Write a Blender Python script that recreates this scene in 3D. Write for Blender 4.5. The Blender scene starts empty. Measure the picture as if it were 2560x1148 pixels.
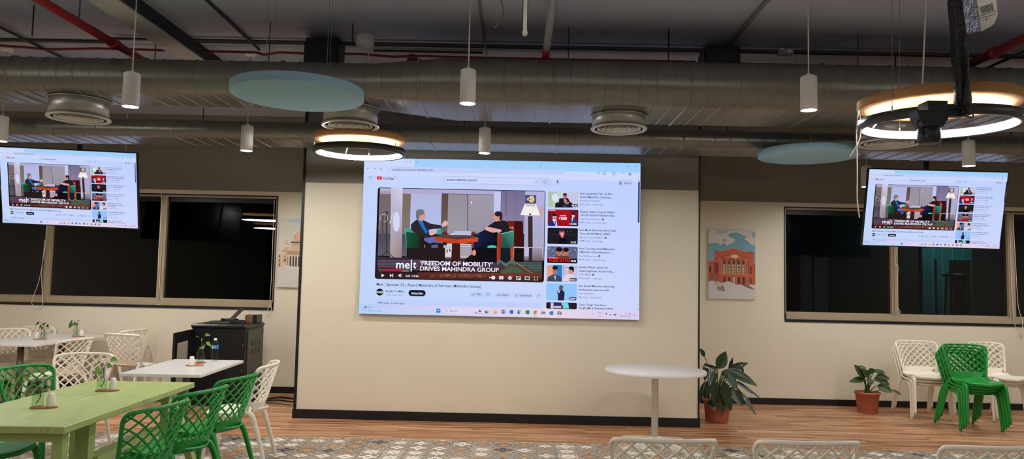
import bpy, math, random
from mathutils import Vector, Matrix
random.seed(7)
SC = bpy.context.scene
COL = SC.collection
# ---------------------------------------------------------------- camera, world, exposure
F_PX = 1850.0
CAM = Vector((0, 0, 1.6))
PITCH, YAW, ROLL = math.radians(3.9), math.radians(0.5), math.radians(1.25)
_f0 = Vector((-math.sin(YAW) * math.cos(PITCH), math.cos(YAW) * math.cos(PITCH), math.sin(PITCH)))
_r0 = Vector((math.cos(YAW), math.sin(YAW), 0))
_u0 = _r0.cross(_f0)
_r = _r0 * math.cos(ROLL) + _u0 * math.sin(ROLL)
_u = _u0 * math.cos(ROLL) - _r0 * math.sin(ROLL)
cam_d = bpy.data.cameras.new('camera')
cam_d.sensor_width = 36.0
cam_d.lens = F_PX / 2560 * 36.0
cam_d.clip_start = 0.05
cam_o = bpy.data.objects.new('camera', cam_d)
COL.objects.link(cam_o)
_m = Matrix(((_r.x, _u.x, -_f0.x, CAM.x), (_r.y, _u.y, -_f0.y, CAM.y), (_r.z, _u.z, -_f0.z, CAM.z), (0, 0, 0, 1)))
cam_o.matrix_world = _m
SC.camera = cam_o
SC.view_settings.view_transform = 'Standard'
SC.view_settings.look = 'None'
SC.view_settings.exposure = 0.32
SC.view_settings.gamma = 1
SC.cycles.transparent_max_bounces = 24
w = bpy.data.worlds.new('night')
SC.world = w
w.use_nodes = True
w.node_tree.nodes['Background'].inputs[0].default_value = (0.02, 0.025, 0.035, 1)
w.node_tree.nodes['Background'].inputs[1].default_value = 0.3
PEND_E, RING_E, SCREEN_E, TUBE_E = 680.0, 52.0, 0.81, 26.0

def ray(px, py):
    return _f0 * F_PX + _r * (px - 1280) + _u * (574 - py)
def P(px, py, Y):            # point of the world plane y = Y seen at that place of the photo
    d = ray(px, py); return CAM + d * ((Y - CAM.y) / d.y)
def PZ(px, py, z):           # same for the horizontal plane at height z
    d = ray(px, py); return CAM + d * ((z - CAM.z) / d.z)

# ---------------------------------------------------------------- colours and materials
def lin(c):
    return c / 12.92 if c <= 0.04045 else ((c + 0.055) / 1.055) ** 2.4
def S(r, g, b):              # sRGB 0-255 to linear rgba
    return (lin(r / 255), lin(g / 255), lin(b / 255), 1.0)
def mat(name, col, rough=0.5, metal=0.0, spec=0.5, bump=0.0, bscale=80.0, var=0.0, vscale=3.0, coat=0.0):
    m = bpy.data.materials.new(name); m.use_nodes = True
    nt = m.node_tree; b = nt.nodes['Principled BSDF']
    if len(col) == 3: col = S(*col)
    b.inputs['Base Color'].default_value = col
    b.inputs['Roughness'].default_value = rough
    b.inputs['Metallic'].default_value = metal
    b.inputs['Specular IOR Level'].default_value = spec
    b.inputs['Coat Weight'].default_value = coat
    tc = nt.nodes.new('ShaderNodeTexCoord')
    if var:
        n = nt.nodes.new('ShaderNodeTexNoise'); n.inputs['Scale'].default_value = vscale; n.inputs['Detail'].default_value = 6
        mx = nt.nodes.new('ShaderNodeMix'); mx.data_type = 'RGBA'
        mx.inputs[6].default_value = tuple(c * (1 - var) for c in col[:3]) + (1,)
        mx.inputs[7].default_value = tuple(min(1, c * (1 + var)) for c in col[:3]) + (1,)
        nt.links.new(tc.outputs['Object'], n.inputs['Vector'])
        nt.links.new(n.outputs['Fac'], mx.inputs[0]); nt.links.new(mx.outputs[2], b.inputs['Base Color'])
    if bump:
        n2 = nt.nodes.new('ShaderNodeTexNoise'); n2.inputs['Scale'].default_value = bscale; n2.inputs['Detail'].default_value = 4
        bp = nt.nodes.new('ShaderNodeBump'); bp.inputs['Strength'].default_value = bump; bp.inputs['Distance'].default_value = 0.01
        nt.links.new(tc.outputs['Object'], n2.inputs['Vector'])
        nt.links.new(n2.outputs['Fac'], bp.inputs['Height']); nt.links.new(bp.outputs[0], b.inputs['Normal'])
    return m
def emit(name, col, e):
    m = bpy.data.materials.new(name); m.use_nodes = True
    nt = m.node_tree; nt.nodes.remove(nt.nodes['Principled BSDF'])
    n = nt.nodes.new('ShaderNodeEmission'); n.inputs[0].default_value = S(*col); n.inputs[1].default_value = e
    nt.links.new(n.outputs[0], nt.nodes['Material Output'].inputs[0])
    return m
def glassy(name, tint, ior=1.45, rough=0.0):
    m = bpy.data.materials.new(name); m.use_nodes = True
    nt = m.node_tree; nt.nodes.remove(nt.nodes['Principled BSDF'])
    t = nt.nodes.new('ShaderNodeBsdfTransparent'); t.inputs[0].default_value = tint
    g = nt.nodes.new('ShaderNodeBsdfGlossy'); g.inputs['Roughness'].default_value = rough
    fr = nt.nodes.new('ShaderNodeFresnel'); fr.inputs[0].default_value = ior
    mx = nt.nodes.new('ShaderNodeMixShader')
    gm = nt.nodes.new('ShaderNodeNewGeometry'); iv = nt.nodes.new('ShaderNodeMath'); iv.operation = 'SUBTRACT'; iv.inputs[0].default_value = 1.0
    nt.links.new(gm.outputs['Backfacing'], iv.inputs[1]); ml_ = nt.nodes.new('ShaderNodeMath'); ml_.operation = 'MULTIPLY'
    nt.links.new(fr.outputs[0], ml_.inputs[0]); nt.links.new(iv.outputs[0], ml_.inputs[1])
    nt.links.new(ml_.outputs[0], mx.inputs[0]); nt.links.new(t.outputs[0], mx.inputs[1]); nt.links.new(g.outputs[0], mx.inputs[2])
    nt.links.new(mx.outputs[0], nt.nodes['Material Output'].inputs[0])
    return m
M = {}
M['cream'] = mat('cream_wall_paint', (224, 214, 190), 0.42, bump=0.05, bscale=60, var=0.03, vscale=1.2)
M['greywall'] = mat('grey_wall_paint', (128, 122, 112), 0.6, bump=0.05, bscale=60)
M['darkwall'] = mat('rear_wall_paint', (120, 118, 112), 0.7)
M['ceil'] = mat('grey_ceiling_paint', (180, 184, 204), 0.5, bump=0.25, bscale=6, var=0.1, vscale=1.5)
M['beam'] = mat('beam_paint', (186, 184, 182), 0.6, var=0.08)
M['beamshade'] = mat('painted_beam_shade', (42, 44, 52), 0.7)
M['black'] = mat('black_trim', (14, 14, 16), 0.45)
M['blackp'] = mat('black_plastic', (16, 16, 18), 0.38, bump=0.1)
M['tape'] = mat('black_tape_wrap', (10, 10, 11), 0.3, bump=0.8, bscale=45)
M['duct'] = mat('galvanised_duct', (122, 119, 110), 0.36, metal=0.62, var=0.1, vscale=2.5, bump=0.12, bscale=9)
M['galv'] = mat('galvanised_neck', (165, 162, 155), 0.35, metal=0.7, var=0.06)
M['diff'] = mat('diffuser_enamel', (196, 192, 180), 0.4)
M['diffdark'] = mat('diffuser_gap', (48, 44, 36), 0.6)
M['white'] = mat('white_laminate', (222, 218, 212), 0.3, spec=0.5)
M['whitep'] = mat('white_chair_plastic', (240, 231, 212), 0.42)
M['whitem'] = mat('white_painted_metal', (226, 220, 206), 0.35)
M['green'] = mat('green_chair_plastic', (16, 138, 46), 0.4)
M['steel'] = mat('brushed_steel', (120, 114, 108), 0.35, metal=0.8)
M['alu'] = mat('window_frame_paint', (168, 150, 122), 0.45)
M['lampw'] = mat('white_lamp_body', (240, 236, 228), 0.45)
M['teal'] = mat('blue_acoustic_felt', (158, 198, 216), 0.9, bump=0.4, bscale=250, var=0.04, vscale=20)
M['tan'] = mat('tan_felt_disc', (206, 152, 96), 0.85, bump=0.3, bscale=200)
M['ringh'] = mat('dark_ring_housing', (70, 66, 66), 0.4, metal=0.3)
M['red'] = mat('red_pipe_paint', (150, 30, 40), 0.4)
M['redd'] = mat('dark_red_conduit', (112, 24, 28), 0.5)
M['cond'] = mat('grey_conduit', (64, 64, 62), 0.6)
M['condl'] = mat('steel_conduit', (160, 160, 168), 0.4, metal=0.2)
M['wire'] = mat('thin_steel_wire', (120, 118, 112), 0.5)
M['cord'] = mat('white_cord', (212, 204, 190), 0.5)
M['terra'] = mat('terracotta_plastic', (180, 100, 76), 0.5, var=0.06)
M['soil'] = mat('potting_soil', (44, 32, 24), 0.95, bump=0.8, bscale=90)
M['leafd'] = mat('dark_glossy_leaf', (36, 58, 26), 0.32, var=0.25, vscale=9, coat=0.2)
M['leafm'] = mat('green_leaf', (54, 76, 36), 0.38, var=0.25, vscale=9)
M['leafl'] = mat('bright_leaf', (100, 142, 56), 0.4, var=0.25, vscale=30)
M['stem'] = mat('green_stem', (58, 80, 34), 0.5)
M['cork'] = mat('wooden_coaster', (176, 112, 72), 0.6, var=0.15, vscale=40)
M['cer'] = mat('white_ceramic', (236, 230, 222), 0.18)
M['cardboard'] = mat('brown_cardboard', (130, 90, 62), 0.8)
M['grille'] = mat('grey_metal_panel', (78, 76, 72), 0.45, metal=0.3)
M['silver'] = mat('crumpled_foil', (170, 172, 178), 0.25, metal=0.9, bump=0.9, bscale=30)
M['led'] = emit('white_led', (255, 252, 246), RING_E)
M['bulb'] = emit('lamp_lens', (252, 251, 250), PEND_E)
M['tube'] = emit('fill_tube_light', (252, 252, 255), TUBE_E)
M['glass'] = glassy('window_glass', (0.55, 0.57, 0.57, 1))
M['vglass'] = glassy('clear_glass', (0.93, 0.96, 0.93, 1), 1.4)
M['water'] = glassy('still_water', (0.9, 0.95, 0.9, 1), 1.25)
M['bottle'] = glassy('clear_bottle_plastic', (0.86, 0.9, 0.93, 1), 1.5, 0.08)
M['smoke'] = glassy('grey_door_glass', (0.72, 0.72, 0.74, 1), 1.6, 0.05)
M['blabel'] = mat('blue_bottle_label', (40, 120, 170), 0.4)
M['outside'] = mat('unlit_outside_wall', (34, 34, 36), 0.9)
M['pale'] = mat('pale_reflection_panel', (120, 120, 124), 0.8)

def node_expr(nt):
    """small maths builder for node materials"""
    class X:
        def __init__(s, sock): s.s = sock
    def put(n, i, v):
        if isinstance(v, X): nt.links.new(v.s, n.inputs[i])
        else: n.inputs[i].default_value = v
    def op(o, *a):
        n = nt.nodes.new('ShaderNodeMath'); n.operation = o
        for i, v in enumerate(a): put(n, i, v)
        return X(n.outputs[0])
    def mixc(f, a, b):
        n = nt.nodes.new('ShaderNodeMix'); n.data_type = 'RGBA'
        put(n, 0, f); put(n, 6, a); put(n, 7, b)
        return X(n.outputs[2])
    return X, op, mixc

def tile_material():
    m = bpy.data.materials.new('patterned_cement_tiles'); m.use_nodes = True
    nt = m.node_tree; b = nt.nodes['Principled BSDF']
    X, op, mixc = node_expr(nt)
    tc = nt.nodes.new('ShaderNodeTexCoord'); sp = nt.nodes.new('ShaderNodeSeparateXYZ')
    nt.links.new(tc.outputs['Object'], sp.inputs[0])
    u = op('DIVIDE', X(sp.outputs[0]), 0.2); v = op('DIVIDE', X(sp.outputs[1]), 0.2)
    iu, iv = op('FLOOR', u), op('FLOOR', v)
    x = op('SUBTRACT', op('SUBTRACT', u, iu), 0.5); y = op('SUBTRACT', op('SUBTRACT', v, iv), 0.5)
    def rnd(k):
        n = nt.nodes.new('ShaderNodeTexWhiteNoise'); n.noise_dimensions = '3D'
        c = nt.nodes.new('ShaderNodeCombineXYZ'); nt.links.new(iu.s, c.inputs[0]); nt.links.new(iv.s, c.inputs[1]); c.inputs[2].default_value = k
        nt.links.new(c.outputs[0], n.inputs[0]); return X(n.outputs[0])
    h1, h2, h3, h4 = rnd(1.3), rnd(5.1), rnd(9.7), rnd(14.2)
    ax, ay = op('ABSOLUTE', x), op('ABSOLUTE', y)
    r = op('SQRT', op('ADD', op('MULTIPLY', x, x), op('MULTIPLY', y, y)))
    th = op('ARCTAN2', y, x)
    dia = op('ADD', ax, ay); sq = op('MAXIMUM', ax, ay)
    n48 = op('MULTIPLY_ADD', op('GREATER_THAN', h1, 0.5), 4.0, 4.0)
    c = op('COSINE', op('MULTIPLY', th, n48))
    def band(val, at, wid): return op('LESS_THAN', op('ABSOLUTE', op('SUBTRACT', val, at)), wid)
    base = mixc(h2, S(170, 158, 140), S(124, 116, 106))
    petal_r = op('MULTIPLY_ADD', c, op('MULTIPLY_ADD', h3, 0.08, 0.05), op('MULTIPLY_ADD', h4, 0.08, 0.24))
    petal = op('LESS_THAN', r, petal_r)
    petal_edge = band(r, petal_r, 0.026)
    accent = mixc(op('GREATER_THAN', h3, 0.6), S(232, 226, 214), mixc(op('GREATER_THAN', h1, 0.45), S(66, 64, 66), S(190, 140, 90)))
    col = mixc(petal, base, accent)
    col = mixc(petal_edge, col, mixc(op('GREATER_THAN', h3, 0.6), S(236, 226, 204), S(70, 66, 66)))
    sqr = op('MULTIPLY', op('GREATER_THAN', h4, 0.78), band(sq, 0.4, 0.022))
    col = mixc(sqr, col, S(222, 206, 170))
    dm = op('MULTIPLY', op('LESS_THAN', h4, 0.5), band(dia, op('MULTIPLY_ADD', h2, 0.1, 0.4), 0.025))
    col = mixc(dm, col, mixc(op('GREATER_THAN', h2, 0.5), S(92, 84, 78), S(214, 200, 172)))
    ring = band(r, op('MULTIPLY_ADD', h2, 0.1, 0.36), 0.016)
    col = mixc(op('MULTIPLY', ring, op('GREATER_THAN', h3, 0.35)), col, S(96, 92, 88))
    inner = op('LESS_THAN', r, op('MULTIPLY_ADD', c, -0.03, 0.085))
    col = mixc(inner, col, mixc(op('GREATER_THAN', h1, 0.5), S(80, 78, 80), S(190, 140, 96)))
    cen = op('LESS_THAN', r, 0.03)
    col = mixc(cen, col, S(228, 220, 206))
    corner = op('GREATER_THAN', dia, 0.9)
    col = mixc(corner, col, S(86, 82, 82))
    c2 = op('MULTIPLY', op('GREATER_THAN', dia, 0.72), op('LESS_THAN', dia, 0.76))
    col = mixc(op('MULTIPLY', c2, op('GREATER_THAN', h2, 0.4)), col, S(206, 196, 178))
    grout = op('GREATER_THAN', sq, 0.494)
    col = mixc(grout, col, S(150, 142, 128))
    nt.links.new(col.s, b.inputs['Base Color']); b.inputs['Roughness'].default_value = 0.4
    return m

def wood_material():
    m = bpy.data.materials.new('wood_plank_floor'); m.use_nodes = True
    nt = m.node_tree; b = nt.nodes['Principled BSDF']
    X, op, mixc = node_expr(nt)
    tc = nt.nodes.new('ShaderNodeTexCoord')
    bk = nt.nodes.new('ShaderNodeTexBrick'); bk.offset = 0.37
    bk.inputs['Scale'].default_value = 1.0; bk.inputs['Brick Width'].default_value = 1.22; bk.inputs['Row Height'].default_value = 0.19
    bk.inputs['Mortar Size'].default_value = 0.0016; bk.inputs['Mortar Smooth'].default_value = 0.0; bk.inputs['Bias'].default_value = 0.0
    bk.inputs['Color1'].default_value = (0, 0, 0, 1); bk.inputs['Color2'].default_value = (1, 1, 1, 1); bk.inputs['Mortar'].default_value = (0.5, 0.5, 0.5, 1)
    nt.links.new(tc.outputs['Object'], bk.inputs['Vector'])
    def noise(sx, sy, sc, det, off):
        mp = nt.nodes.new('ShaderNodeMapping'); mp.inputs['Scale'].default_value = (sx, sy, 1)
        sh = nt.nodes.new('ShaderNodeVectorMath'); sh.operation = 'MULTIPLY_ADD'
        nt.links.new(bk.outputs['Color'], sh.inputs[0]); sh.inputs[1].default_value = (off, off, off); nt.links.new(tc.outputs['Object'], sh.inputs[2])
        nt.links.new(sh.outputs[0], mp.inputs[0])
        n = nt.nodes.new('ShaderNodeTexNoise'); n.inputs['Scale'].default_value = sc; n.inputs['Detail'].default_value = det
        nt.links.new(mp.outputs[0], n.inputs['Vector']); return X(n.outputs['Fac'])
    a = noise(0.35, 7.0, 2.6, 5, 3.1)
    g = noise(0.45, 15.0, 2.2, 3, 7.7)
    rp = nt.nodes.new('ShaderNodeValToRGB'); nt.links.new(a.s, rp.inputs[0])
    e = rp.color_ramp.elements
    e[0].position = 0.30; e[0].color = S(122, 74, 44)
    e[1].position = 0.72; e[1].color = S(220, 178, 138)
    k = e.new(0.42); k.color = S(172, 116, 76)
    k = e.new(0.55); k.color = S(206, 156, 114)
    streak = op('GREATER_THAN', g, 0.56)
    col = mixc(op('MULTIPLY', streak, 0.75), X(rp.outputs[0]), S(112, 66, 40))
    bw = X(bk.outputs['Color'])
    col = mixc(op('MULTIPLY', bw, 0.16), col, S(150, 92, 58))
    col = mixc(op('MULTIPLY', X(bk.outputs['Fac']), 0.5), col, S(70, 44, 30))
    nt.links.new(col.s, b.inputs['Base Color']); b.inputs['Roughness'].default_value = 0.38
    return m

def greenwood_material():
    m = bpy.data.materials.new('worn_green_stained_wood'); m.use_nodes = True
    nt = m.node_tree; b = nt.nodes['Principled BSDF']
    X, op, mixc = node_expr(nt)
    tc = nt.nodes.new('ShaderNodeTexCoord')
    def noise(sc3, sc):
        mp = nt.nodes.new('ShaderNodeMapping'); mp.inputs['Scale'].default_value = sc3
        nt.links.new(tc.outputs['Object'], mp.inputs[0])
        n = nt.nodes.new('ShaderNodeTexNoise'); n.inputs['Scale'].default_value = sc; n.inputs['Detail'].default_value = 6
        nt.links.new(mp.outputs[0], n.inputs['Vector']); return X(n.outputs['Fac'])
    a = noise((10, 1, 4), 3.0); p = noise((3, 1.4, 1), 2.4)
    col = mixc(a, S(156, 176, 100), S(190, 200, 132))
    sc = op('MULTIPLY', op('GREATER_THAN', op('ADD', op('MULTIPLY', a, 0.5), op('MULTIPLY', p, 0.8)), 0.745), 0.4)
    col = mixc(sc, col, S(128, 132, 88))
    nt.links.new(col.s, b.inputs['Base Color']); b.inputs['Roughness'].default_value = 0.36
    return m

def herringbone_material():
    m = bpy.data.materials.new('teal_herringbone_tiles'); m.use_nodes = True
    nt = m.node_tree; b = nt.nodes['Principled BSDF']
    X, op, mixc = node_expr(nt)
    tc = nt.nodes.new('ShaderNodeTexCoord'); sp = nt.nodes.new('ShaderNodeSeparateXYZ')
    nt.links.new(tc.outputs['Object'], sp.inputs[0])
    cx = op('PINGPONG', X(sp.outputs[0]), 0.09)
    v = op('ADD', X(sp.outputs[2]), op('MULTIPLY', cx, 1.0))
    line = op('LESS_THAN', op('FRACT', op('DIVIDE', v, 0.055)), 0.12)
    e1 = op('LESS_THAN', cx, 0.004)
    ln = op('MAXIMUM', line, e1)
    col = mixc(ln, S(24, 96, 100), S(120, 170, 170))
    nt.links.new(col.s, b.inputs['Base Color']); b.inputs['Roughness'].default_value = 0.2
    return m
M['tiles'] = tile_material(); M['wood'] = wood_material(); M['gwood'] = greenwood_material(); M['herring'] = herringbone_material()
def vcol_mat(name, glow):
    m = bpy.data.materials.new(name); m.use_nodes = True; nt = m.node_tree
    at = nt.nodes.new('ShaderNodeAttribute'); at.attribute_name = 'Col'
    if glow:
        nt.nodes.remove(nt.nodes['Principled BSDF'])
        n = nt.nodes.new('ShaderNodeEmission'); n.inputs[1].default_value = glow
        nt.links.new(at.outputs['Color'], n.inputs[0]); nt.links.new(n.outputs[0], nt.nodes['Material Output'].inputs[0])
    else:
        b = nt.nodes['Principled BSDF']; b.inputs['Roughness'].default_value = 0.7
        nt.links.new(at.outputs['Color'], b.inputs['Base Color'])
    return m
M['screen'] = vcol_mat('lit_screen_image', SCREEN_E)
M['print'] = vcol_mat('canvas_print', 0)

# ---------------------------------------------------------------- mesh builder
class MB:
    def __init__(s): s.v = []; s.f = []; s.smooth = []
    def add(s, vs, fs, smooth=False):
        o = len(s.v); s.v += [tuple(p) for p in vs]
        for f in fs: s.f.append([i + o for i in f]); s.smooth.append(smooth)
        return s
    def box(s, a, b, M4=None):
        x0, y0, z0 = a; x1, y1, z1 = b
        vs = [Vector(p) for p in ((x0, y0, z0), (x1, y0, z0), (x1, y1, z0), (x0, y1, z0), (x0, y0, z1), (x1, y0, z1), (x1, y1, z1), (x0, y1, z1))]
        if M4: vs = [M4 @ p for p in vs]
        return s.add(vs, [(0, 3, 2, 1), (4, 5, 6, 7), (0, 1, 5, 4), (1, 2, 6, 5), (2, 3, 7, 6), (3, 0, 4, 7)])
    def bbox(s, a, b, r=0.004):     # box with chamfered edges along all sides
        x0, y0, z0 = a; x1, y1, z1 = b
        def ringz(z, i): return [(x0 + i, y0, z), (x1 - i, y0, z), (x1, y0 + i, z), (x1, y1 - i, z), (x1 - i, y1, z), (x0 + i, y1, z), (x0, y1 - i, z), (x0, y0 + i, z)]
        def ins(z): return [(x0 + r, y0 + r, z), (x1 - r, y0 + r, z), (x1 - r, y0 + r, z), (x1 - r, y1 - r, z), (x1 - r, y1 - r, z), (x0 + r, y1 - r, z), (x0 + r, y1 - r, z), (x0 + r, y0 + r, z)]
        rings = [ins(z0), ringz(z0 + r, r), ringz(z1 - r, r), ins(z1)]
        vs = [p for q in rings for p in q]; fs = []
        for k in range(3):
            for i in range(8):
                j = (i + 1) % 8; fs.append((k * 8 + i, k * 8 + j, k * 8 + 8 + j, k * 8 + 8 + i))
        fs.append((7, 5, 3, 1)); fs.append((25, 27, 29, 31))
        return s.add(vs, fs)
    def tube(s, pts, rad, n=8, sec=None, closed=False, up=None, cap=True):
        """sec: (a, b) half sizes of a rounded-rectangle-like section; rad: number or list of scale factors"""
        pts = [Vector(p) for p in pts]; N = len(pts)
        rads = rad if isinstance(rad, (list, tuple)) else [rad] * N
        T = []
        for i in range(N):
            if closed: t = pts[(i + 1) % N] - pts[i - 1]
            else: t = pts[min(i + 1, N - 1)] - pts[max(i - 1, 0)]
            T.append(t.normalized() if t.length > 1e-9 else Vector((0, 0, 1)))
        ref = Vector(up) if up else (Vector((0, 0, 1)) if abs(T[0].z) < 0.9 else Vector((0, 1, 0)))
        nrm = (ref - T[0] * ref.dot(T[0])).normalized()
        rings = []
        for i in range(N):
            if up: nrm = (ref - T[i] * ref.dot(T[i])); nrm = nrm.normalized() if nrm.length > 1e-6 else Vector((1, 0, 0))
            elif i: nrm = (nrm - T[i] * nrm.dot(T[i])).normalized()
            bi = T[i].cross(nrm); R = rads[i]; ring = []
            for k in range(n):
                a = 2 * math.pi * (k + 0.5) / n; ca, sa = math.cos(a), math.sin(a)
                if sec:
                    q = 0.55; ca = math.copysign(abs(ca) ** q, ca); sa = math.copysign(abs(sa) ** q, sa)
                    ring.append(pts[i] + (nrm * (ca * sec[0]) + bi * (sa * sec[1])) * R)
                else: ring.append(pts[i] + (nrm * ca + bi * sa) * R)
            rings.append(ring)
        vs = [p for r_ in rings for p in r_]; fs = []
        L = N if closed else N - 1
        for i in range(L):
            a0, b0 = i * n, ((i + 1) % N) * n
            for k in range(n): fs.append((a0 + k, a0 + (k + 1) % n, b0 + (k + 1) % n, b0 + k))
        s.add(vs, fs, n > 4)
        if cap and not closed:
            o = len(s.v) - len(vs)
            s.f.append([o + k for k in range(n)][::-1]); s.smooth.append(False)
            s.f.append([o + (N - 1) * n + k for k in range(n)]); s.smooth.append(False)
        return s
    def lathe(s, prof, n=24, c=(0, 0, 0), M4=None, smooth=True, closed=False, cap=True):
        vs = []; fs = []
        for r, z in prof:
            for k in range(n):
                a = 2 * math.pi * k / n; p = Vector((c[0] + r * math.cos(a), c[1] + r * math.sin(a), c[2] + z))
                vs.append(M4 @ p if M4 else p)
        m = len(prof)
        for i in range(m if closed else m - 1):
            j = (i + 1) % m
            for k in range(n): fs.append((i * n + k, i * n + (k + 1) % n, j * n + (k + 1) % n, j * n + k))
        s.add(vs, fs, smooth); o = len(s.v) - len(vs)
        if not closed and cap:
            if prof[0][0] > 1e-5: s.f.append([o + k for k in range(n)][::-1]); s.smooth.append(False)
            if prof[-1][0] > 1e-5: s.f.append([o + (m - 1) * n + k for k in range(n)]); s.smooth.append(False)
        return s
    def prism(s, poly, d0, d1, axes='xy', smooth=False):
        """poly in the plane of the two axes, extruded along the third from d0 to d1"""
        def mk(p, d):
            if axes == 'xy': return (p[0], p[1], d)
            if axes == 'xz': return (p[0], d, p[1])
            return (d, p[0], p[1])
        n = len(poly)
        vs = [mk(p, d0) for p in poly] + [mk(p, d1) for p in poly]
        fs = [list(range(n))[::-1], list(range(n, 2 * n))] + [(i, (i + 1) % n, n + (i + 1) % n, n + i) for i in range(n)]
        return s.add(vs, fs, smooth)
    def grid(s, rows, smooth=True, closed=False):
        m = len(rows); n = len(rows[0]); vs = [p for r_ in rows for p in r_]; fs = []
        for i in range(m - 1):
            for k in range(n if closed else n - 1): fs.append((i * n + k, i * n + (k + 1) % n, (i + 1) * n + (k + 1) % n, (i + 1) * n + k))
        return s.add(vs, fs, smooth)
    def mesh(s, name, m, norm=True):
        me = bpy.data.meshes.new(name); me.from_pydata(s.v, [], s.f)
        if norm:
            import bmesh
            b = bmesh.new(); b.from_mesh(me); bmesh.ops.recalc_face_normals(b, faces=b.faces[:])
            sm = s.smooth
            for i, f in enumerate(b.faces): f.smooth = sm[i]
            b.to_mesh(me); b.free()
        else: me.polygons.foreach_set('use_smooth', s.smooth)
        me.materials.append(m); me.update(); return me
    def build(s, name, m, parent=None, loc=None, norm=True, origin=None):
        if origin is not None:
            o = Vector(origin); s.v = [tuple(Vector(p) - o) for p in s.v]
            loc = o if loc is None else loc
        ob = bpy.data.objects.new(name, s.mesh(name, m, norm)); COL.objects.link(ob)
        if parent: ob.parent = parent
        if loc is not None: ob.location = loc
        return ob
def tag(o, label=None, cat=None, group=None, kind=None):
    if label: o['label'] = label
    if cat: o['category'] = cat
    if group: o['group'] = group
    if kind: o['kind'] = kind
    return o
def thing(name, label, cat, loc=(0, 0, 0), rz=0.0, group=None, rot=None):
    o = bpy.data.objects.new(name, None); COL.objects.link(o); o.empty_display_size = 0.1
    o.location = loc; o.rotation_euler = rot if rot else (0, 0, rz)
    return tag(o, label, cat, group)
def dup(root, loc, rz=0.0, label=None, group=None, rot=None):
    def cp(o, par):
        c = o.copy(); COL.objects.link(c)
        if par: c.parent = par
        for ch in [q for q in KIDS.get(o.name, [])]: cp(ch, c)
        return c
    KIDS = {}
    for o in COL.objects:
        if o.parent: KIDS.setdefault(o.parent.name, []).append(o)
    r = cp(root, None)
    r.location = loc; r.rotation_euler = rot if rot else (0, 0, rz)
    if label: r['label'] = label
    if group: r['group'] = group
    return r
def struct(o): o['kind'] = 'structure'; return o
def lerp(a, b, t): return a + (b - a) * t
def bez(p0, p1, p2, n=10):
    p0, p1, p2 = Vector(p0), Vector(p1), Vector(p2)
    return [(p0 * (1 - t) ** 2 + p1 * (2 * t * (1 - t)) + p2 * t * t) for t in [i / n for i in range(n + 1)]]
def smoothpath(pts, n=6):
    pts = [Vector(p) for p in pts]; out = []
    for i in range(len(pts) - 1):
        p0 = pts[max(i - 1, 0)]; p1 = pts[i]; p2 = pts[i + 1]; p3 = pts[min(i + 2, len(pts) - 1)]
        for k in range(n):
            t = k / n
            out.append(0.5 * ((2 * p1) + (p2 - p0) * t + (2 * p0 - 5 * p1 + 4 * p2 - p3) * t * t + (3 * p1 - p0 - 3 * p2 + p3) * t ** 3))
    out.append(pts[-1]); return out
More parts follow.
